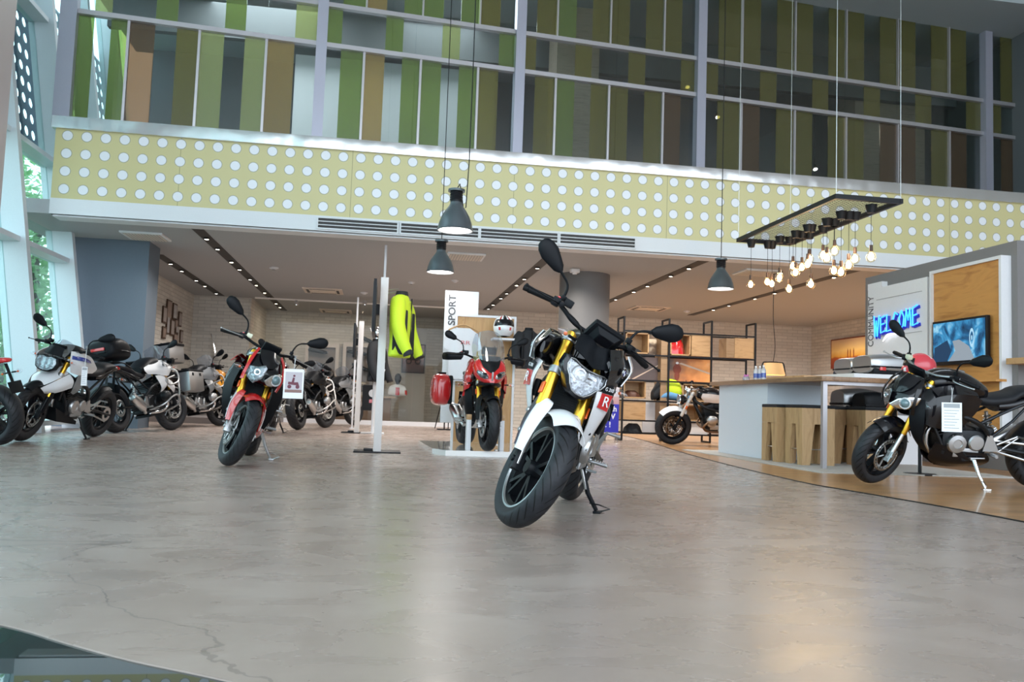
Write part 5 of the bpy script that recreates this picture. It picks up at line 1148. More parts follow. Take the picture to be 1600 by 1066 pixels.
# ------------------------------------------------------------------ bar with stools
BX = 4.78; by0, by1, bh = 8.62, 11.55, 1.01
bar = empty('bar_counter', (BX+.4, (by0+by1)/2, 0), label='long bar table with thick oak top, white end panel and slim steel legs', cat_='bar table')
def cbox(n, x0, x1, y0, y1, z0, z1, m, par, bev=0):
    c = par.location; b = B(); b.box(((x0+x1)/2-c.x, (y0+y1)/2-c.y, (z0+z1)/2-c.z), (x1-x0, y1-y0, z1-z0), bev=bev); return b.build(n, m, par)
cbox('table_top', BX-.10, BX+.84, by0-.1, by1+.12, bh-.05, bh, WALN, bar, .004)
cbox('side_panel', BX, BX+.06, 10.02, by1, .006, bh-.05, PBLU, bar)
cbox('end_panel', BX+.06, BX+.76, by1-.06, by1, .006, bh-.05, PBLU, bar)
cbox('cross_panel', BX+.061, BX+.80, 10.02, 10.08, .006, bh-.05, PBLU, bar)
for xx in (BX-.04, BX+.75): cbox('leg', xx, xx+.05, by0-.02, by0+.03, .006, bh-.05, ALU, bar)
cbox('under_rail', BX+.01, BX+.75, by0-.02, by0+.03, bh-.085, bh-.05, ALU, bar)
b = B(); M = mat('raised_shelf', (.52, .30, .15), .45)
sh = cbox('raised_shelf', 5.2, 5.56, 9.9, 11.2, bh+.0, bh+.07, OAK, bar, .004)
def stool(x, y, label, rz=0):
    t = empty('bar_stool', (x, y, .006), (0, 0, rz), label, 'bar stool', 'oak slab stools with black seat pads at the bar')
    w, h, th = .40, .66, .05
    b = B()
    for s in (-1, 1):
        for (u0, u1) in ((-1, -.44), (.44, 1)):
            # tapered slab halves with a tall slot between
            z1 = h*.72
            xa0, xa1 = u0*w/2, u1*w/2
            inn0 = -.055 if u0 < 0 else .055
            P = [(xa0 if u0 < 0 else .10, 0), (-.10 if u0 < 0 else xa1, 0), (-.045 if u0 < 0 else xa1, z1), (xa0 if u0 < 0 else .045, z1)]
            b.prism([(p[0], s*(w/2-th)+(0 if s > 0 else 0), p[1]) for p in P], (0, s*th, 0))
            Q = [(max(-w/2+th, min(w/2-th, p[0])), p[1]) for p in P]; b.prism([(s*(w/2-th), p[0], p[1]) for p in Q], (s*th, 0, 0))
        b.box((0, s*(w/2-th/2), h*.86+.0005), (w, th, h*.28-.001)); b.box((s*(w/2-th/2), 0, h*.86+.0005), (th, w-2*th, h*.28-.001))
    b.build('wooden_body', OAKV, t, smooth=False)
    b = B(); b.box((0, 0, h+.018), (w+.01, w+.01, .04), bev=.012); b.build('seat_pad', SKIN_F, t)
    b = B()
    for s in (-1, 1): b.tube([(-w/2+.06, s*(w/2-.025), .19), (w/2-.06, s*(w/2-.025), .19)], .006, 6); b.tube([(s*(w/2-.025), -w/2+.06, .19), (s*(w/2-.025), w/2-.06, .19)], .006, 6)
    b.build('foot_rail', STL, t)
for k, (px, Y, lb) in enumerate(((1265, 9.30, 'slotted oak bar stool with black pad, front row, left of the steel table leg'), (1362, 9.30, 'slotted oak bar stool with black pad, front row, behind the motorcycle wheel'),
                                 (1226, 9.77, 'slotted oak bar stool with black pad, back row against the white panel'), (1312, 9.77, 'slotted oak bar stool with black pad, back row in the middle, mostly hidden'))):
    p = ony(px, 680, Y); stool(p.x, Y, lb)
# rug
b = B(); b.prism([(x, y, .006) for x, y in ((4.45, 8.1), (6.6, 8.0), (6.6, 12.1), (4.45, 12.1))], (0, 0, .012)); o = b.build('rug', mat('pale_rug', (.50, .47, .44), .9, bump=.4, bscale=120)); tag(o, 'pale grey flat rug lying on the wood floor under the bar', 'rug')
# things on the bar
def on_px(px, py, X): p = onx(px, py, X); return p
for k, (px, X) in enumerate(((1181, 4.95), (1187.5, 5.0), (1193, 4.95))):
    p = onx(px, 588, X); o = empty('water_bottle', (X, p.y, bh), label='clear water bottle with blue label on the bar, %s of three' % ['left', 'middle', 'right'][k], cat_='bottle', group='water bottles on the bar')
    b = B(); b.lathe([(0, 0), (.03, 0), (.032, .02), (.032, .12), (.028, .15), (.012, .18), (.012, .195), (0, .195)], (0, 0, 0), (0, 0, 1), 18); b.build('bottle_body', mat('pet_plastic', (.75, .82, .9), .15, trans=.6), o)
    b = B(); b.lathe([(.0335, .045), (.0335, .105)], (0, 0, 0), (0, 0, 1), 18); b.build('bottle_label', BLU, o); b = B(); b.lathe([(.0135, .185), (.0135, .205), (0, .205)], (0, 0, 0), (0, 0, 1), 12); b.build('bottle_cap', TAGW, o)
p = onx(1166, 590, 4.95); o = empty('flower_bowl', (4.95, p.y, bh), label='small glass bowl of pink and purple flowers on the bar', cat_='flower bowl')
b = B(); b.lathe([(0, 0), (.03, 0), (.045, .02), (.05, .05), (.035, .075)], (0, 0, 0), (0, 0, 1), 18); b.build('glass_bowl', mat('pet_plastic', (.75, .82, .9), .15, trans=.6), o)
for k in range(7): b = B(); b.ball((.025*math.cos(k), .025*math.sin(k), .06+.012*(k % 3)), .018, 8, 6); b.build('flower', mat('petal', (.5, .15, .4), .6), o)
# hanging wicker lamp behind the bar
p = ony(1208, 577, 13.5); o = empty('pendant_lamp', (p.x, 13.5, p.z-.10), label='dark metal hoop pendant lamp with glowing tan shade low over the bar', cat_='pendant lamp')
b = B(); b.lathe([(.20, 0), (.145, .20), (.14, .20), (.195, 0)], (0, 0, 0), (0, 0, 1), 28, closed=True); b.build('lamp_shade', mat('tan_shade', (.55, .33, .14), .6, emit=(.8, .45, .18), es=.5), o)
b = B(); b.tube([(-.23, 0, -.06), (-.19, 0, .18), (-.12, 0, .215), (.12, 0, .215), (.19, 0, .18), (.23, 0, -.06)], .012, 8, smooth=3); b.build('lamp_hoop', MBLK, o)
zt = Zc-o.location.z; b = B(); b.tube([(0, 0, .215), (.03, 0, .5), (-.01, 0, 1.0), (0, 0, zt)], .006, 6, smooth=4); b.lathe([(0, zt-.03), (.14, zt-.03), (.14, zt)], (0, 0, 0), (0, 0, 1), 20); b.build('cable', MBLK, o)
l = bpy.data.lights.new('tan_lamp_light', 'POINT'); l.energy = 6; l.color = (1, .7, .4); l.shadow_soft_size = .08; q = bpy.data.objects.new('tan_lamp_light', l); COL.objects.link(q); q.location = o.location+Vector((0, 0, -.02))
# ------------------------------------------------------------------ boards on the grey partition
PX = 7.45
def pboard(x0px, x1px, ztop, zbot, d, m, name, label, cat_):
    ya, yb = onx(x0px, 480, PX-d).y, onx(x1px, 480, PX-d).y
    t = empty(name, (PX-d/2, (ya+yb)/2, (ztop+zbot)/2), label=label, cat_=cat_); b = B(); b.box((0, 0, 0), (d, abs(ya-yb), ztop-zbot)); return t, ya, yb, b
t, ya, yb, b = pboard(1356, 1449, 2.54, .45, .085, MWHT, 'community_board', 'white wall board reading COMMUNITY behind the neon word', 'sign board')
b.box((0, (ya-yb)/2-.19, 1.08), (.09, .38, .10)); b.build('board_body', PWHT, t, smooth=False)
for z in (.86, .30, -.28, -.85): b = B(); b.box((-.046, -.06, z), (.004, abs(ya-yb)-.35, .008)); b.build('panel_groove', mat('groove_grey', (.35, .34, .34), .7), t)
zt = onx(1362, 460, PX-.09).z-t.location.z; zb = onx(1362, 545, PX-.09).z-t.location.z; ym = onx(1361, 500, PX-.09).y-t.location.y
text_mesh('lettering', 'COMMUNITY', .20, .002, mat('sign_grey', (.10, .10, .11), .5), t, basis((-.048, ym, (zt+zb)/2), (0, 0, 1), (0, 1, 0)), sx=abs(zt-zb)/1.30)
# neon word
y0n, y1n = onx(1367, 500, PX-.10).y, onx(1437, 500, PX-.10).y; z0n, z1n = onx(1395, 522, PX-.1).z, onx(1395, 491, PX-.1).z
ne = empty('neon_sign', (PX-.12, (y0n+y1n)/2, (z0n+z1n)/2), label='glowing blue graffiti neon reading WELCOME with a white swoosh', cat_='neon sign')
LET = {'W': [[(0, 1), (.22, 0), (.45, .75), (.65, 0), (1, 1)]], 'E': [[(.9, 1), (.1, .9), (.15, 0), (1, .12)], [(.15, .5), (.8, .55)]], 'L': [[(.15, 1), (.1, 0), (.95, .08)]], 'C': [[(.95, .85), (.5, 1), (.1, .6), (.25, .05), (.95, .12)]],
       'O': [[(.5, 1), (.08, .6), (.3, 0), (.8, .1), (.95, .6), (.5, 1)]], 'M': [[(.0, 0), (.2, 1), (.5, .35), (.8, 1), (1, 0)]]}
NEO = mat('neon_blue', (.1, .4, 1), .3, emit=(.03, .30, 1), es=2.2); NEB = mat('neon_backing', (.01, .02, .30), .4, emit=(.01, .015, .35), es=.5); NEW = mat('neon_white', (1, 1, 1), .3, emit=(.9, .95, 1), es=2)
Wn, Hn = abs(y0n-y1n), (z1n-z0n)*.86
for i, ch in enumerate('WELCOME'):
    lw = Wn/7.0; cy0 = Wn/2-i*lw; b = B(); b2 = B(); k = 1+.25*(i == 0)+.12*(i == 6)
    for st in LET[ch]:
        P = [Vector((0, cy0-lw*(.06+.86*u), (v-.5)*Hn*k+i*.012)) for u, v in st]; b.tube(P, .011, 7)
        b2.tube([p+Vector((.028, -.018, -.022)) for p in P], .026, 6)
    lt = b.build('neon_letter', NEO, ne); b2.build('letter_backing', NEB, lt)
b = B(); b.tube([(0, .28*Wn, -Hn*.75-.05), (0, .16*Wn, -Hn*.62), (0, -.02*Wn, -Hn*.62)], [.006, .018, .012], 8, smooth=5); b.build('neon_swoosh', NEW, ne)
# wood panel with tv
t, ya, yb, b = pboard(1459, 1565, 2.55, .45, .10, OAKP, 'wood_wall_panel', 'knotty oak wall panel in a white frame behind the television', 'wall panel')
b.build('wood_face', OAKP, t)
W_ = abs(ya-yb); b = B()
for s in (-1, 1): b.box((-.012, s*(W_/2+.02), 0), (.15, .04, 2.18)); 
for s in (-1, 1): b.box((-.011, 0, s*1.07), (.15, W_, .04))
b.build('white_frame', MWHT, t)
b = B(); b.box((-.10, -.1, -.42), (.14, W_-.1, .03)); b.build('shelf', OAKP, t)
X = PX-.17; ya, yb = onx(1458.5, 530, X).y, onx(1543.5, 530, X).y; za, zb = onx(1543, 492, X).z, onx(1543, 567, X).z
tv = empty('television', (X, (ya+yb)/2, (za+zb)/2), label='flat television showing a blue garage scene with a wheel, on the oak wall panel', cat_='television'); w_, h_ = abs(ya-yb), za-zb
b = B(); b.box((.01, 0, 0), (.05, w_, h_), bev=.006); b.build('housing', MBLK, tv)
def tvm():
    m, t, bb = nt('tv_picture'); N, L = t.nodes, t.links
    tc = N.new('ShaderNodeTexCoord'); n = N.new('ShaderNodeTexNoise'); n.inputs['Scale'].default_value = 3.2; n.inputs['Detail'].default_value = 5; n.inputs['Distortion'].default_value = 1.6; L.new(tc.outputs['Object'], n.inputs['Vector'])
    c = ramp(t, n.outputs['Fac'], [(.28, (.005, .02, .05)), (.42, (.015, .11, .26)), (.54, (.05, .32, .62)), (.66, (.35, .7, .9)), (.78, (.85, .95, 1))])
    L.new(c, bb.inputs['Emission Color']); bb.inputs['Emission Strength'].default_value = 1.0; bb.inputs['Base Color'].default_value = (0, 0, 0, 1); bb.inputs['Roughness'].default_value = .2; return m
b = B(); b.box((-.018, 0, .01), (.004, w_-.05, h_-.08)); sc_ = b.build('screen', tvm(), tv)
EM = lambda n, c, e=1: mat(n, (0, 0, 0), .3, emit=c, es=e)
b = B(); b.prism([(-.0205, y*w_, z*h_) for y, z in ((.18, -.42), (-.30, -.42), (-.2, -.12), (-.02, .04), (.10, .02), (.05, -.2))], (-.001, 0, 0)); b.build('picture_floor', EM('tv_grey', (.30, .36, .42)), sc_)
b = B(); b.lathe([(.05, 0), (.075, 0), (.075, .001), (.05, .001)], (-.021, -.25*w_, .02), (1, 0, 0), 24, closed=True); b.lathe([(.0, 0), (.02, 0)], (-.021, -.25*w_, .02), (1, 0, 0), 12); b.xf(Matrix.Diagonal((1, .6, 1.6, 1)) @ Matrix.Translation((0, -.25*w_*.66, .0))); b.build('picture_wheel', EM('tv_pale', (.45, .75, .95)), sc_)
b = B(); b.prism([(-.0205, y*w_, z*h_) for y, z in ((.45, -.1), (.2, .05), (.12, -.2), (.2, -.42), (.45, -.42))], (-.0008, 0, 0)); b.build('picture_machine', EM('tv_dark', (.01, .05, .12)), sc_)
# small ledge on the partition end
b = B(); b.box((0, 0, 0), (.32, .40, .07)); o = b.build('wall_ledge', OAK); o.location = (7.45, 8.83, 1.30); tag(o, 'small oak ledge sticking out at the end of the grey partition', 'ledge')
# ------------------------------------------------------------------ accessories display behind the bar
p = onx(1302, 580, 6.4)
ds = empty('display_unit', (6.25, 10.6, 0), label='white stepped display unit carrying silver luggage cases behind the bar', cat_='display unit')
cbox('unit_body', 5.78, 6.7, 9.75, 11.6, .006, .62, PWHT, ds); cbox('unit_shelf', 5.75, 6.8, 9.7, 11.7, 1.07, 1.12, PWHT, ds)
cbox('unit_back', 6.72, 6.77, 9.75, 11.7, .62, 1.07, PWHT, ds)
def hard_case(px, Y, z, w, h, d, label, mtop=SIL, red=True):
    p = ony(px, 580, Y); t = empty('hard_case', (p.x, Y, z), label=label, cat_='luggage case', group='luggage cases behind the bar')
    b = B(); b.sect([(-w/2, h*.5, d*.3, h*.30, 3.4), (-w*.46, h*.5, d*.47, h*.42, 3.4), (0, h*.5, d*.5, h*.5, 3.6), (w*.46, h*.5, d*.47, h*.42, 3.4), (w/2, h*.5, d*.3, h*.3, 3.4)], 26); b.build('case_shell', mtop, t)
    b = B(); b.box((0, 0, h*.36), (w*1.01, d*1.01, h*.10), bev=.01); b.box((0, 0, h*.16), (w*.94, d*.95, h*.3), bev=.02); b.build('case_base', BLKM, t)
    if red: b = B(); b.box((-w*.30, -d*.49, h*.27), (.08, .02, .045), bev=.005); b.build('case_reflector', LENSR, t)
    return t
hard_case(1352, 10.55, 1.12, .66, .26, .5, 'silver topped motorcycle case on the shelf, left of two overlapping ones')
hard_case(1385, 10.0, 1.12, .68, .27, .5, 'silver topped motorcycle case on the shelf, right of two overlapping ones')
hard_case(1337, 10.45, .63, .52, .33, .4, 'large silver case standing under the display shelf', red=False)
hard_case(1362, 10.0, .63, .36, .28, .34, 'olive black tank bag with pale strap under the shelf', BLKM, red=False)
p = ony(1317, 567, 11.1); t = empty('riding_shoe', (p.x, 11.1, 1.12), label='black and blue riding shoe standing on the white display shelf', cat_='shoe')
b = B(); b.sect([(-.13, .05, .03, .045), (-.08, .07, .04, .06), (0, .05, .04, .045), (.08, .035, .042, .032), (.14, .025, .02, .02)], 16); b.build('shoe_upper', NAVY, t); b = B(); b.sect([(-.135, .008, .03, .012), (0, .008, .042, .010), (.145, .01, .02, .010)], 12); b.build('sole', TAGW, t)
# sunset picture on the right brick wall
t = empty('framed_picture', (11.60, 19.2, 2.18), label='framed sunset photo with walking figures on the right brick wall', cat_='picture')
def img(n, stops, sc=1.5, axis='Z', off=.5, k=1.0, dist=0):
    m, tt, bb = nt(n); N, L = tt.nodes, tt.links; tc = N.new('ShaderNodeTexCoord'); s = N.new('ShaderNodeSeparateXYZ'); L.new(tc.outputs['Object'], s.inputs[0])
    nn = N.new('ShaderNodeTexNoise'); nn.inputs['Scale'].default_value = sc*3; L.new(tc.outputs['Object'], nn.inputs['Vector'])
    v = math_n(tt, 'ADD', math_n(tt, 'MULTIPLY_ADD', s.outputs[axis], k, off), math_n(tt, 'MULTIPLY', math_n(tt, 'SUBTRACT', nn.outputs['Fac'], .5), dist)); L.new(ramp(tt, v, stops), bb.inputs['Base Color']); bb.inputs['Roughness'].default_value = .4; return m
b = B(); b.box((0, 0, 0), (.03, 2.9, .76)); b.build('picture_frame', mat('red_frame', (.25, .05, .02), .5), t)
b = B(); b.box((-.017, 0, 0), (.004, 2.82, .70)); pc = b.build('picture_face', img('sunset', [(.05, (.25, .03, .01)), (.32, (.45, .08, .01)), (.38, (.8, .38, .05)), (.6, (.95, .62, .2)), (1, (.75, .5, .3))], k=1.4, dist=.15), t)
for k, (y, h) in enumerate(((-1.0, .5), (-.55, .42), (.35, .18), (.5, .16), (.62, .17))):
    b = B(); b.prism([(-.021, y-.05*h*2, -.2-h*.3), (-.021, y+.05*h*2, -.2-h*.3), (-.021, y+.06*h*2, .0+h*.2), (-.021, y+.03*h, h*.55), (-.021, y, h*.62), (-.021, y-.03*h, h*.55), (-.021, y-.06*h*2, h*.2)], (-.002, 0, 0)); b.build('figure_silhouette', mat('silhouette', (.30, .05, .02), .6), pc)
# ------------------------------------------------------------------ stand under the red tourer
b = B(); P = [onz(656, 688, 0), onz(683, 710, 0), onz(840, 711, 0), onz(845, 684, 0)]
x0 = .62; pts = [(.55, 11.6), (.62, 9.75), (.75, 9.45), (2.0, 9.45), (2.05, 11.7)]
b.prism([(x, y, 0) for x, y in pts], (0, 0, .06)); o = b.build('display_stand', mat('gloss_white', (.78, .76, .74), .12, coat=.8), smooth=False); tag(o, 'low glossy white platform with a cut corner under the red touring motorcycle', 'platform')

for x, lb in ((1.02, 'left'), (1.40, 'right')):
    t = empty('wheel_support', (x, 9.72, .06), label='upright white plate with wood top beside the red touring front wheel, %s one' % lb, cat_='wheel stand', group='wheel support plates')
    b = B(); b.box((0, 0, .17), (.05, .14, .34), bev=.004); b.build('support_plate', MWHT, t); b = B(); b.box((0, 0, .37), (.052, .14, .06), bev=.004); b.build('wood_cap', OAK, t)
# sport board and its oak panel
Y = 11.75; p0, p1, p2 = ony(696, 454, Y), ony(748, 457, Y), ony(687, 660, Y)
t = empty('sport_board', ((p0.x+p1.x)/2, Y, (p0.z+p2.z)/2), label='tall narrow white board reading SPORT behind the red touring motorcycle', cat_='sign board')
w, h = p1.x-p0.x, p0.z-p2.z; b = B(); b.box((0, 0, 0), (w, .05, h)); b.build('board_panel', PWHT, t); b = B(); b.box((w*.2, .06, -h/2-p2.z/2+.0), (.06, .05, p2.z+.1)); b.build('board_post', MWHT, t)
text_mesh('lettering', 'SPORT', .135, .002, mat('sign_grey2', (.10, .10, .11), .6), t, basis((-w/2+.105, -.028, h/2-.27), (0, 0, 1), (-1, 0, 0)), sx=1.05, bold=.003)
p0, p1 = ony(715, 491, Y-.12), ony(803, 498, Y-.12)
t = empty('oak_display_panel', ((p0.x+p1.x)/2, Y-.12, 0), label='oak display panel in white frame behind the red touring motorcycle', cat_='display panel'); w = p1.x-p0.x
b = B(); b.box((0, 0, .92), (w, .04, 1.72)); b.build('oak_face', wood('oak_face', (.52, .30, .12), (.40, .21, .08), .5, (6, 1, 1)), t)
b = B()
for s in (-1, 1): b.box((s*(w/2+.015), -.005, .92), (.03, .07, 1.76))
b.box((0, -.005, 1.785), (w, .07, .03)); b.build('white_frame', MWHT, t)
# tee shirt on a hanger
Y2 = Y-.26; p = ony(724, 511, Y2); t = empty('hanger', p, label='wooden coat hanger hooked on the oak display panel', cat_='hanger')
b = B(); b.tube([(0, .1, .10), (0, 0, .10), (0, -.0, .03)], .005, 6); b.tube([(-.20, 0, -.05), (-.10, 0, .0), (0, 0, .03), (.10, 0, .0), (.20, 0, -.05)], .011, 8, smooth=3); b.build('hanger_body', OAK, t)
b = B(); tee = [(x*.86, y, z) for x, y, z in [(-.05, 0, -.02), (-.10, 0, .0), (-.23, 0, -.07), (-.31, 0, -.27), (-.23, 0, -.31), (-.20, 0, -.20), (-.21, 0, -.72), (.21, 0, -.72), (.20, 0, -.20), (.23, 0, -.31), (.31, 0, -.27), (.23, 0, -.07), (.10, 0, .0), (.05, 0, -.02), (0, 0, -.06)]]
tt = empty('t_shirt', p+Vector((0, -.02, -.02)), label='white t shirt with small red mark hanging on the oak panel', cat_='t shirt')
bm = bmesh.new(); vs = [bm.verts.new(v) for v in tee]; f = bm.faces.new(vs); bmesh.ops.triangulate(bm, faces=[f]); bmesh.ops.subdivide_edges(bm, edges=list(bm.edges), cuts=6, use_grid_fill=True)
bm.verts.index_update(); random.seed(5)
def fold(v): return Vector((v.x, -.035*max(0, 1-(v.x/.27)**2)-.012*math.sin(v.x*38+v.z*7)*min(1, -v.z*2.5+.1), v.z))
V = [fold(v.co) for v in bm.verts]; Fs = [[v.index for v in f.verts] for f in bm.faces]; bm.free()
b = B(); b.add(V, Fs); b.add([Vector((v.x, .03-(v.y+.0)*.6, v.z)) for v in V], [f[::-1] for f in Fs]); b.build('shirt_body', mat('cotton_white', (.78, .78, .80), .85, bump=.2, bscale=200), tt, ang=60)
text_mesh('lettering', 'RR', .07, .001, RED, tt, basis((.03, -.052, -.20), (1, 0, 0), (.25, 0, 1)), sx=1.6)
# helmet on the panel
def helmet(loc, r, label, cols, rz=0, group=None):
    t = empty('helmet', loc, (0, 0, rz), label, 'helmet', group)
    b = B()
    vs = []; fs = []; n, m = 28, 18
    for i in range(m+1):
        ph = PI*(.0+i/m*.80)
        for k in range(n):
            th = 2*PI*k/n; x, y, z = math.sin(ph)*math.cos(th), math.sin(ph)*math.sin(th), math.cos(ph)
            chin = 1+.16*max(0, x)*(z < .1)*min(1, (.1-z)*3); vs.append(Vector((x*1.15*chin, y*.92, z*1.02))*r)
    for i in range(m):
        for k in range(n):
            th = 2*PI*(k+.5)/n; vis = abs(((th+PI) % (2*PI))-PI) < 1.15 and 7 <= i <= 10
            if vis: continue
            mi = 0
            if abs(math.sin(th)) < .32 and i < 7: mi = 1
            if .45 < abs(math.sin(th)) < .7 and i in (3, 4, 5, 6, 12, 13): mi = 2
            fs.append((i*n+k, (i+1)*n+k, (i+1)*n+(k+1) % n, i*n+(k+1) % n)); b.m.append(mi)
    b.v = vs; b.f = [list(f) for f in fs]; b.build('helmet_shell', cols, t, ang=70)
    b = B(); vs = []; fs = []
    for i in range(6):
        for k in range(13):
            ph = PI*(6.8+i*.9)/m*.80; th = -1.2+2.4*k/12; vs.append(Vector((math.sin(ph)*math.cos(th)*1.17, math.sin(ph)*math.sin(th)*.94, math.cos(ph)*1.02))*r)
    for i in range(5):
        for k in range(12): fs.append((i*13+k, (i+1)*13+k, (i+1)*13+k+1, i*13+k+1))
    b.add(vs, fs); b.build('visor', BLKG, t); b = B(); b.ball((0, 0, -.02*r), r*.88, 16, 10); b.build('helmet_lining', BLKM, t); return t
p = ony(787, 511, Y-.36); helmet(p, .155, 'white helmet with red and black stripes above the red touring windscreen', [WHT, BLKG, RED], -1.6)
b = B(); b.box((0, 0, 0), (.30, .26, .03), bev=.006); o = b.build('helmet_shelf', MWHT); o.location = p+Vector((0, .05, -.17)); tag(o, 'small white shelf holding the striped helmet', 'shelf')
# folded dark riding jacket right of the helmet
def jacket(loc, rz, label, c1, c2, s=1.0, group=None, arms=1):
    t = empty('riding_jacket', loc, (0, 0, rz), label, 'jacket', group)
    b = B()
    def ring(cx, cz, hw, hd, y0=0, n=18): return [Vector((cx+hw*math.cos(a), y0+hd*math.sin(a), cz))*s for a in [2*PI*k/n for k in range(n)]]
    b.loft([ring(0, .0, .07, .06), ring(0, -.04, .12, .08), ring(0, -.09, .21, .10), ring(0, -.2, .23, .12), ring(0, -.40, .21, .12), ring(0, -.55, .21, .11), ring(0, -.70, .235, .12), ring(0, -.72, .22, .11)]); b.build('jacket_body', c1, t)
    for sg in (-1, 1):
        b = B(); b.tube([Vector(q)*s for q in ((sg*.17, 0, -.10), (sg*.25, -.02, -.20), (sg*.30, -.04, -.38), (sg*.31, -.10, -.55), (sg*.30, -.17, -.70))], [.085*s, .09*s, .08*s, .072*s, .055*s], 14, smooth=4); sl = b.build('sleeve', c1, t)
        b = B(); b.tube([Vector(q)*s for q in ((sg*.315, -.11, -.54), (sg*.305, -.175, -.71))], [.03*s, .062*s], 12); b.build('sleeve_panel', c2, sl)
    b = B(); b.loft([ring(0, .03, .075, .065), ring(0, -.02, .085, .075)]); b.build('collar', c2, t)
    for sg in (-1, 1): b = B(); b.box(Vector((sg*.19, -.04, -.45))*s, (.06*s, .16*s, .5*s), bev=.02); b.build('side_panel', c2, t)
    b = B(); b.box(Vector((0, -.118, -.36))*s, (.012*s, .012, .62*s)); b.build('zip', BLK, t); return t
FLU = mat('fluorescent_yellow', (.62, .80, .03), .65, bump=.3, bscale=90); CLOTH = mat('black_textile', (.018, .019, .022), .8, bump=.4, bscale=120)
p = ony(822, 515, Y-.3); jacket(p+Vector((.04, 0, .0)), .4, 'black riding jacket hanging right of the striped helmet', CLOTH, BLKM, .75)
# ------------------------------------------------------------------ display posts
def post(bx, by, h, label, mon=True, base=True):
    t = empty('display_post', (bx, by, 0), label=label, cat_='display post', group='white display posts')
    b = B(); b.box((0, 0, h/2+.01), (.085, .22, h), bev=.003); b.build('post_body', [mat('post_white', (.66, .62, .60), .4)], t)
    b = B(); b.box((0, .05, .008), (.52, .40, .016), bev=.004); b.box((-.10, -.02, .03), (.10, .1, .03), bev=.004); b.build('base_plate', MBLK, t)
    b = B(); b.tube([(.04, 0, h-.12), (.16, 0, h-.10), (.17, -.02, h-.16)], .006, 6); b.tube([(.02, .0, h-.16), (.19, 0, h-.13)], .008, 6); b.build('hanging_bracket', STL, t)
    if mon:
        m = empty('monitor', (bx-.10, by+.02, h-.35), (0, 0, 0), 'thin black screen seen edge on, mounted left on the %s display post' % ('nearer' if by < 12 else 'farther'), 'monitor', 'screens on the display posts')
        b = B(); b.box((0, 0, 0), (.035, .98, .58), bev=.005); b.build('monitor_case', MBLK, m); b = B(); b.box((-.019, 0, 0), (.003, .92, .52)); b.build('monitor_screen', BLKG, m); b = B(); b.box((.035, 0, 0), (.04, .12, .12)); b.build('wall_mount', MBLK, m)
    return t
pp = onz(589, 707); post(pp.x, pp.y, 1.96, 'tall white display post with black base, nearer one, yellow jacket beside it')
pq = onz(557, 677); post(pq.x, pq.y, 1.93, 'tall white display post with black base, farther one, dark clothes beside it')
j = jacket((pp.x+.20, pp.y-.0, 1.80), PI/2-.25, 'fluorescent yellow and black riding jacket hanging from the nearer display post', FLU, CLOTH, 1.0)
j = jacket((pq.x+.27, pq.y, 1.62), PI/2-.35, 'black riding jacket on a mannequin torso beside the farther display post', CLOTH, BLKM, 1.0)
t = empty('tag_card', (pq.x+.36, pq.y-.3, 1.05), (0, .35, 0), 'white label card on the black jacket by the farther post', 'tag'); b = B(); b.box((0, 0, 0), (.12, .004, .17)); b.build('card_paper', TAGW, t); b = B(); b.tube([(0, 0, .08), (0, .05, .22)], .002, 5); b.build('card_string', TAGW, t)
# mannequin head, torn off torso stand and helmets cube
t = empty('mannequin', (pq.x+.27, pq.y+.05, 0), label='silver headed mannequin bust behind the farther display post', cat_='mannequin')
b = B(); b.ball((0, 0, 1.76), .085, 16, 12, sc=(.9, 1, 1.25)); b.tube([(0, 0, 1.60), (0, 0, 1.70)], .045, 12); b.build('head', CHR, t); b = B(); b.tube([(0, 0, .02), (0, 0, 1.2)], .03, 10); b.box((0, 0, .01), (.4, .4, .02)); b.build('stand_pole', MWHT, t)
b = B(); b.box((0, 0, 0), (.36, .30, .46), bev=.03); o = b.build('backpack', CLOTH); o.location = (pq.x+.24, pq.y+.55, .62); tag(o, 'black backpack with helmet print hanging below the jacket by the farther post', 'bag')
b = B(); b.lathe([(0, 0), (.07, 0), (.07, .002)], (0, -.155, .08), (0, -1, 0), 16, mi=1); b.box((.02, -.155, -.06), (.15, .006, .06), mi=2); q = b.build('printed_motif', [BLK, TAGW, RED], o)
# floor to ceiling rods
for px, Y, z1, lb in ((597, 13.3, 3.0, 'thin pale steel rod from floor to ceiling left of the near display post'), (557, 17.2, 2.62, 'thin pale steel rod left of the farther display post')):
    p = ony(px, 520, Y); t = empty('steel_rod', (p.x, Y, 0), label=lb, cat_='rod'); b = B(); b.box((0, 0, z1/2), (.035, .035, z1), bev=.003); b.build('rod', MWHT, t); b = B(); b.box((0, 0, .01), (.10, .10, .02)); b.build('rod_foot', MWHT, t)
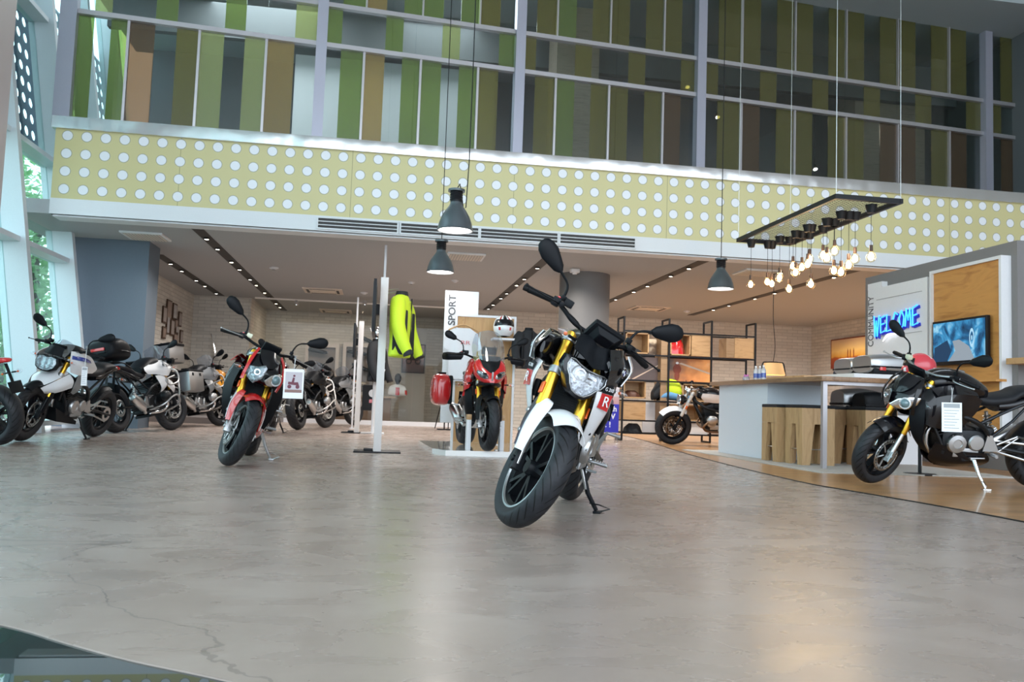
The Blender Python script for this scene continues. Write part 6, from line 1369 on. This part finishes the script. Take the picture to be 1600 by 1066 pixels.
# ------------------------------------------------------------------ glass partition with top rail
Yp = 20.3; 
t = empty('glass_partition', (-.6, Yp, 0), label='clear glass partition with thin pale top rail crossing the back of the shop', cat_='glass partition')
pa = ony(397, 465.5, Yp); zp = pa.z; xa, xb = -2.95, 2.0
b = B(); b.box(((xa+xb)/2+.6, 0, zp), (xb-xa, .05, .035)); b.build('top_rail', mat('rail_cream', (.75, .70, .64), .4), t)
b = B(); b.box(((xa+xb)/2+.6, 0, .05), (xb-xa, .06, .10)); b.build('bottom_rail', MWHT, t)
n = 4
for k in range(n): b = B(); w = (xb-xa)/n; b.box((xa+w*(k+.5)+.6, 0, (zp+.1)/2), (w-.012, .012, zp-.12)); b.build('glass_pane', GLP, t)
for px, py in ((463, 473), (570, 473)):
    p = ony(px, py, Yp-.06); t = empty('glass_bracket', p, label='small chrome spot bracket on the glass partition rail, %s' % ('left' if px < 500 else 'right'), cat_='bracket', group='rail brackets'); b = B(); b.lathe([(0, -.07), (.05, -.06), (.055, 0), (.03, .05), (0, .06)], (0, 0, 0), (0, 0, 1), 14); b.build('bracket_body', CHR, t)
# wall niches with accessories at the back left
for px0, px1, lb, its in ((475, 527, 'left', 3), (534, 590, 'right', 4)):
    Yn = 24.66; a_, c_ = ony(px0, 600, Yn), ony(px1, 600, Yn); zt, zb = ony(px0, 535, Yn).z, .12; w = c_.x-a_.x
    t = empty('wall_niche', ((a_.x+c_.x)/2, Yn, 0), label='white framed grey wall display niche with accessories, %s of two' % lb, cat_='wall display', group='white framed niches')
    b = B(); b.box((0, -.02, (zt+zb)/2), (w-.02, .04, zt-zb)); b.build('niche_back', mat('niche_grey', (.24, .21, .20), .7), t); b = B()
    for s in (-1, 1): b.box((s*(w/2-.04), -.06, (zt+zb)/2), (.09, .12, zt-zb))
    b.box((0, -.06, zt-.06), (w-.17, .12, .12)); b.box((0, -.06, zb+.3), (w-.17, .12, .75)); b.build('niche_frame', mat('niche_frame', (.66, .60, .57), .5), t)
    for k in range(its):
        z = zb+.95+k*.42; c = empty('exhaust_part', ((a_.x+c_.x)/2+(.05 if k % 2 else -.1), Yn-.16, z), (0, .25*(k % 2), 0), '%s exhaust muffler on the %s niche, level %d from below' % ('gold toned' if k == 0 else 'dark', lb, k+1), 'muffler', 'mufflers in the niches')
        b = B(); b.tube([(-w*.3, 0, .0), (-w*.24, 0, .02), (w*.2, 0, -.04), (w*.28, 0, -.05)], [.03, .055, .055, .03], 14); b.build('muffler_body', [mat('titan', (.62, .50, .34), .3, metal=1), DRK][k > 0], c); b = B(); b.box((0, .05, 0), (.05, .12, .03)); b.build('holder', DRK, c)
# big framed motorcycle poster on the back wall and tripod lamp
Yq = 23.5; p0, p1 = ony(629, 537, Yq), ony(663, 584, Yq)
t = empty('poster', ((p0.x+p1.x)/2, Yq, (p0.z+p1.z)/2), label='large brown framed photo of a motorcycle on the back wall behind the yellow jacket', cat_='poster')
w, h = p1.x-p0.x, p0.z-p1.z; b = B(); b.box((0, .03, 0), (w, .05, h)); b.build('poster_frame', MBLK, t); b = B(); b.box((0, 0, 0), (w-.05, .006, h-.05)); pf = b.build('poster_print', img('poster_brown', [(.0, (.05, .02, .02)), (.35, (.13, .05, .04)), (.5, (.26, .12, .10)), (.75, (.40, .28, .26)), (1, (.30, .18, .16))], k=1.0/h, dist=.3), t)
b = B()
for u in (-.2, .2): b.lathe([(.05, 0), (.085, 0), (.085, .01), (.05, .01)], (u*w, -.006, -.08), (0, -1, 0), 18, closed=True)
b.prism([(-.22*w, -.006, -.04), (.2*w, -.006, -.06), (.25*w, -.006, .12), (.05*w, -.006, .10), (-.1*w, -.006, .16), (-.25*w, -.006, .06)], (0, -.004, 0)); b.build('motorcycle_motif', mat('poster_dark', (.03, .012, .012), .6), pf)
b = B(); b.box((0, .06, 0), (w*1.1, .06, 2.6-0)); q = b.build('poster_backing', mat('backing', (.45, .42, .38), .7), t); q.location.z = 1.3-t.location.z
p = onz(671, 658); t = empty('tripod_lamp', (p.x, 18.8, 0), label='black tripod studio lamp left of the sport board', cat_='floor lamp')
b = B(); b.lathe([(.0, .10), (.05, .09), (.13, -.08), (.12, -.08), (.04, .08)], (0, 0, 1.50), (.3, -.6, 1), 16); b.build('lamp_head', MBLK, t)
for k in range(3): a_ = k*2.1+.4; b = B(); b.tube([(0, 0, 1.42), (math.cos(a_)*.36, math.sin(a_)*.36, 0)], .012, 6); b.build('leg', MBLK, t)
# saddle shaped counter with small bust behind glass
t = empty('cash_desk', (-.75, 22.6, 0), label='brown desk seen through the glass behind the display posts', cat_='desk')
b = B(); b.box((.3, 0, .33), (1.5, .6, .62), bev=.02); b.build('desk_body', mat('desk_brown', (.20, .12, .08), .5), t); b = B(); b.box((.3, 0, .66), (1.7, .75, .05), bev=.01); b.build('desk_top', mat('desk_top', (.42, .30, .22), .4), t)
p = ony(624, 560, 21.9); t = empty('bust_display', (p.x-.0, 22.5, .685), label='dark headed bust in white and red racing top on the brown desk', cat_='bust')
b = B(); b.ball((0, 0, .48), .10, 14, 10, sc=(.9, 1, 1.3)); b.tube([(0, 0, .25), (0, 0, .4)], .045, 10); b.build('head', MBLK, t)
b = B(); b.sect([(-.24, .10, .08, .06), (-.18, .15, .10, .13), (0, .17, .11, .16), (.18, .15, .10, .13), (.24, .10, .08, .06)], 16); b.build('racing_top', TAGW, t); b = B(); b.sect([(.19, .14, .102, .11), (.25, .10, .09, .06)], 12); b.box((0, -.112, .14), (.10, .01, .2)); b.build('top_panel', RED, t)
# bags beside the sport board
p = onz(677, 664); t = empty('helmet_rack', (p.x-.0, 18.2, 0), label='narrow rack with grey helmet bag and helmet, left of the sport board', cat_='rack')
b = B(); b.tube([(0, 0, 0), (0, 0, 1.2)], .015, 8); b.box((0, 0, .01), (.3, .3, .02)); b.box((.05, -.1, .52), (.3, .25, .02)); b.box((.05, -.1, .22), (.3, .25, .02)); b.build('rack_frame', MBLK, t)
b = B(); b.ball((0, 0, 0), .20, 16, 10, sc=(1, .9, 1.1)); o = b.build('helmet_bag', mat('bag_grey', (.06, .06, .065), .6)); o.location = (p.x+.08, 17.95, .76); tag(o, 'rounded dark grey helmet bag on the narrow rack', 'bag')
helmet((p.x+.12, 17.95, .37), .135, 'black and white helmet on the lower shelf of the narrow rack', [BLKG, WHT, WHT], -1.8)
# far small helmet, wall arm and pictures on the left wall
random.seed(11)
for k, (px, py, w, h) in enumerate(((257, 492, .20, .36), (264, 484, .26, .42), (273, 487, .22, .36), (281, 499, .18, .34), (256, 520, .18, .26), (262, 508, .16, .40), (269, 512, .20, .36), (275, 506, .18, .22), (276, 515, .16, .20), (283, 526, .16, .30), (274, 530, .24, .26))):
    p = onx(px, py, -4.60); t = empty('framed_photo', (-4.60, p.y, p.z), label='small framed photo on the brick side wall, number %s' % ['one, top row', 'two, topmost', 'three, top row', 'four, top row right', 'five, below the first', 'six, tall narrow', 'seven, middle', 'eight, small', 'nine, smallest', 'ten, far right low', 'eleven, lowest reddish'][k], cat_='picture', group='framed photos on the side wall')
    b = B(); b.box((0, 0, 0), (.03, w*1.6, h)); b.build('photo_frame', mat('frame_brown', (.07, .035, .02), .5), t); b = B(); b.box((.016, 0, 0), (.004, w*1.6-.07, h-.07)); b.build('photo_print', mat('print_%d' % (k % 3), [(.35, .30, .28), (.28, .20, .16), (.42, .40, .40)][k % 3], .4, vary=.5, bscale=14), t)
p = ony(332, 560, 21.7); t = empty('wall_lamp', p, label='chrome swan neck wall lamp on white bricks left of the red motorcycle', cat_='wall lamp')
b = B(); b.tube([(-.06, -.02, .60), (.0, -.04, .40), (.06, -.06, .15), (.05, -.1, .0)], [.018, .02, .025, .03], 8, smooth=4); b.build('lamp_arm', CHR, t); b = B(); b.lathe([(.0, .08), (.05, .07), (.17, -.03), (.16, -.03)], (.05, -.12, -.02), (0, 0, 1), 20); b.build('lamp_shade', CHR, t)
# low grey platform at the left
b = B(); b.prism([(x, y, 0) for x, y in ((-4.6, 17.9), (-2.7, 17.3), (-1.9, 21.7), (-4.6, 21.75))], (0, 0, yb_z)); o = b.build('display_platform', mat('platform_grey', (.22, .20, .20), .45), smooth=False); tag(o, 'low grey platform under the orange yellow motorcycle by the brick wall', 'platform')
# ------------------------------------------------------------------ open shelf rack
RY, RX0 = 15.0, 4.36
xs = [4.36, 5.22, 6.04, 6.90]; H_ = 2.27
rack = empty('shelf_rack', (5.63, RY+.2, .006), label='open black steel shelf rack with oak boxes standing before the brick wall', cat_='shelf rack')
rp = rack.location
def rb(n, x0, x1, y0, y1, z0, z1, m, par=None, bev=0):
    b = B(); b.box(((x0+x1)/2-rp.x, (y0+y1)/2-rp.y, (z0+z1)/2-rp.z), (x1-x0, y1-y0, z1-z0), bev=bev); return b.build(n, m, par or rack)
for k, x in enumerate(xs):
    b = B(); D = .40; q = .03
    for y in (0, D): b.box((x-rp.x, RY+y-rp.y, H_/2-.0), (q, q, H_-.02))
    b.box((x-rp.x, RY+D/2-rp.y, H_-.02), (q, D, q)); b.box((x-rp.x, RY+D/2-rp.y, .015), (q, D, q)); b.build('upright_frame', MBLK, rack)
for z, x0, x1 in ((2.0, xs[0], xs[3]), (1.57, xs[0], xs[3]), (1.10, xs[0], xs[3]), (.73, xs[0], xs[3]), (.37, xs[0], xs[2]), (.14, xs[0], xs[3])):
    b = B()
    for y in (0, .40): b.box(((x0+x1)/2-rp.x, RY+y-rp.y, z), (x1-x0, .025, .028))
    b.build('shelf_rail', MBLK, rack)
def obox(x0, x1, z0, z1, lab=None, closed=False, back=True):
    t = rb('oak_box', x0, x1, RY+.01, RY+.39, z0, z1, OAK) if closed else None
    if closed: return t
    b = B(); th = .022; cx, cz = (x0+x1)/2-rp.x, (z0+z1)/2-rp.z; yy = RY+.2-rp.y
    b.box((cx, yy, z0+th/2-rp.z), (x1-x0, .38, th)); b.box((cx, yy, z1-th/2-rp.z), (x1-x0, .38, th))
    for x in (x0+th/2, x1-th/2): b.box((x-rp.x, yy, cz), (th, .38, z1-z0))
    b.box((cx, RY+.38-rp.y, cz), (x1-x0, .015, z1-z0)); return b.build('oak_box', OAK, rack)
obox(4.40, 4.84, 1.60, 1.98); obox(5.25, 5.64, 1.60, 1.99); obox(5.66, 6.02, 1.60, 1.99, closed=True); obox(6.50, 6.88, 1.60, 1.97, closed=True)
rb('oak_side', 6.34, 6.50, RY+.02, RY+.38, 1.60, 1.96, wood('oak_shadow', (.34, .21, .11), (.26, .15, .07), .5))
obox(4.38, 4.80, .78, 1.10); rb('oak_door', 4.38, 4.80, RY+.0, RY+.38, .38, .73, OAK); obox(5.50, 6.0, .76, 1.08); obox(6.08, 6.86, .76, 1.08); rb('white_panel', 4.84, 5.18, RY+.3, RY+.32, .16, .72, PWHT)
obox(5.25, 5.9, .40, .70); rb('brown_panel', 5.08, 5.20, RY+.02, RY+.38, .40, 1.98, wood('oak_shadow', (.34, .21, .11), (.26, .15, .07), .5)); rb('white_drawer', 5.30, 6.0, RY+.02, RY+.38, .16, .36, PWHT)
# long canyon road print behind the bars
ROAD = img('road_print', [(.0, (.07, .05, .05)), (.38, (.12, .08, .07)), (.55, (.55, .20, .06)), (.75, (.95, .42, .14)), (1, (1, .80, .55))], axis='X', k=.42, off=.40, dist=.35)
t = empty('road_print', (5.33, RY+.2, 1.335), label='wide orange photo print of a rider on a road in the open shelf rack', cat_='picture'); b = B(); b.box((0, 0, 0), (1.55, .012, .43)); pr = b.build('print_sheet', ROAD, t)
b = B(); b.prism([(-.75, -.008, -.2), (-.1, -.008, .16), (-.07, -.008, .16), (-.70, -.008, -.2)], (0, -.001, 0)); b.prism([(.15, -.008, .12), (.77, -.008, -.06), (.77, -.008, -.03), (.2, -.008, .14)], (0, -.001, 0)); b.build('road_line', mat('road_line', (.6, .45, .35), .6), pr)
b = B(); b.ball((.12, -.012, .12), .04, 12, 8, sc=(1, .1, 1)); b.ball((.12, -.012, .02), .09, 12, 8, sc=(.9, .06, 1)); b.ball((.12, -.012, -.10), .07, 12, 8, sc=(.7, .06, 1.4)); b.build('rider_figure', mat('rider_dark', (.22, .05, .03), .6), pr)
b = B(); b.ball((.12, -.016, .13), .022, 10, 6, sc=(1.4, .1, 1)); b.build('headlamp_glow', TAGW, pr)
t = empty('tree_print', (5.0, RY+.3, 1.76), label='small print of a dark tree against pale sky in the shelf rack top row', cat_='picture'); b = B(); b.box((0, 0, 0), (.30, .012, .28)); b.build('print_sheet', img('tree_print', [(.2, (.04, .03, .02)), (.5, (.16, .10, .06)), (.62, (.75, .60, .42)), (1, (.85, .75, .6))], k=1.5, dist=1.0), t)
def cloth(name, x, z, w, h, d, m, label, cat_, seed=0):
    t = empty(name, (x, RY+.18, z), label=label, cat_=cat_); b = B(); rnd = random.Random(seed)
    vs = []; n, k_ = 20, 8
    rings = []
    for i in range(k_+1):
        u = i/k_; s = 1-.55*u**2; rings.append([Vector((w/2*s*math.cos(a)*(1+.12*math.sin(a*5+seed+u*3)), d/2*s*math.sin(a)*(1+.1*math.sin(a*7+seed)), h*u)) for a in [2*PI*q/n for q in range(n)]])
    b.loft(rings); b.build('fabric', m, t); return t
cloth('red_garment', 5.42, 1.625, .30, .30, .26, RED, 'bright red folded garment in the oak box of the shelf rack', 'garment', 1)
cloth('dark_gloves', 4.60, 1.625, .28, .07, .22, CLOTH, 'flat dark gloves in the upper left oak box', 'gloves', 2)
cloth('brown_boots', 4.58, .805, .32, .12, .24, mat('brown_leather', (.10, .04, .025), .5), 'dark brown leather boots in the lower left oak box', 'boots', 3)
cloth('black_bag', 6.30, .785, .45, .20, .28, CLOTH, 'black bag lying in the long oak box behind the retro motorcycle', 'bag', 4)
cloth('black_bag', 4.62, .16, .34, .16, .28, CLOTH, 'black shoes at the bottom left of the shelf rack', 'shoes', 5)
t = empty('folded_jackets', (5.33, RY+.16, .765), label='fluorescent yellow and light blue folded jackets on the shelf rack', cat_='jacket')
b = B(); b.sect([(-.20, .18, .12, .14), (-.05, .22, .14, .18), (.12, .20, .13, .16), (.18, .15, .10, .10)], 16); b.build('yellow_jacket', FLU, t); b = B(); b.sect([(-.25, .05, .14, .06), (-.1, .10, .16, .09), (.1, .07, .16, .07), (.34, .06, .12, .05)], 16); b.build('blue_jacket', mat('light_blue_cloth', (.13, .32, .55), .8, bump=.3, bscale=90), t)
b = B(); b.sect([(-.36, .08, .10, .09), (-.26, .18, .12, .16), (-.18, .26, .10, .10)], 14); b.build('black_jacket', CLOTH, t)
# blue roll up banner
Yb = 14.2; p0, p1 = ony(926, 585, Yb), ony(966, 677, Yb)
t = empty('roll_up_banner', ((p0.x+p1.x)/2, Yb, 0), label='white and blue promotional banner behind the front motorcycle, by the shelf rack', cat_='banner')
w = p1.x-p0.x; zb = p1.z; zt = p0.z; b = B(); b.box((0, 0, (zt+zb)/2), (w, .012, zt-zb)); bn = b.build('banner_sheet', img('banner_print', [(.0, (.02, .02, .42)), (.495, (.02, .02, .45)), (.5, (.55, .30, .32)), (.62, (.60, .38, .36)), (.64, (.74, .66, .68)), (1, (.78, .76, .78))], k=1/(zt-zb), off=-(zb)/(zt-zb), dist=0), t)
for z, s_ in ((.57, 'đa tích'), (.44, 'BMW'), (.30, '. . !')): text_mesh('lettering', s_, .13, .001, TAGW, bn, basis((.02, -.009, z), (1, 0, 0), (0, 0, 1)), bold=.003)
b = B(); z_ = zb+(zt-zb)*.66; b.ball((.10, -.008, z_+.12), .035, 10, 8, sc=(1, .1, 1.1)); b.ball((.09, -.008, z_+.0), .07, 12, 8, sc=(.7, .08, 1.2)); b.ball((.08, -.008, z_-.13), .07, 12, 8, sc=(.9, .08, 1)); b.build('rider_figure', mat('rider_grey', (.10, .07, .10), .6), bn)
b = B()
for s in (-1, 1): b.tube([(s*w*.4, 0, zb), (s*w*.42, -.10, .012)], .01, 6); b.tube([(s*w*.4, 0, zb), (s*w*.42, .10, .012)], .01, 6)
b.tube([(-w/2, 0, zb), (w/2, 0, zb)], .012, 8); b.build('banner_stand', CHR, t)
# helmet on the tank area behind the black bike
p = ony(1437, 573, 8.2) ; t = helmet(p, .14, 'red and white helmet behind the black motorcycle handlebar', [mat('helmet_red', (.6, .05, .07), .3, coat=.6), RED, WHT], 2.6)
hs = empty('helmet_stand', (p.x, p.y, 0), label='slim dark stand carrying the red and white helmet behind the black motorcycle', cat_='stand'); b = B(); b.tube([(0, 0, .01), (0, 0, p.z-.12)], .018, 10); b.build('pole', MBLK, hs); b = B(); b.lathe([(0, 0.006), (.16, 0.006), (.16, .02), (0, .03)], (0, 0, 0), (0, 0, 1), 24); b.build('base', MBLK, hs)
# ------------------------------------------------------------------ light
w = bpy.data.worlds.new('sky'); bpy.context.scene.world = w; w.use_nodes = True
bg = w.node_tree.nodes['Background']; bg.inputs[0].default_value = (.78, .89, 1, 1); bg.inputs[1].default_value = 4.2
WARM = (1, .80, .60)

for x in (-2.6, .3, 2.8, 5.1, 7.8, 10.2):
    for y in (13.9, 16.4, 19.2): area('ceiling_spot_light', (x, y, 2.93), .5, 50 if x > 2 else 44, (1, .93, .85) if x > 2 else (1, .95, .90), spread=R_(150))
for x in (-2.0, -.5): area('ceiling_spot_light', (x, 23.2, 2.93), .5, 14, WARM)
area('upper_room_fill', (6, 17, 7.0), 1.2, 30, (1, .8, .6)); area('upper_room_fill', (-2.4, 15.2, 7.85), 2.0, 160, (.88, .96, 1)); area('upper_room_fill', (.8, 15.2, 7.85), 1.5, 60, (.88, .96, 1))  # added fill lights brighten the upper room; cool pair stands in for facade daylight
sc = bpy.context.scene
sc.view_settings.view_transform = 'Standard'; sc.view_settings.look = 'None'; sc.view_settings.gamma = 1; sc.view_settings.use_curve_mapping = False
sc.view_settings.exposure = 0.0
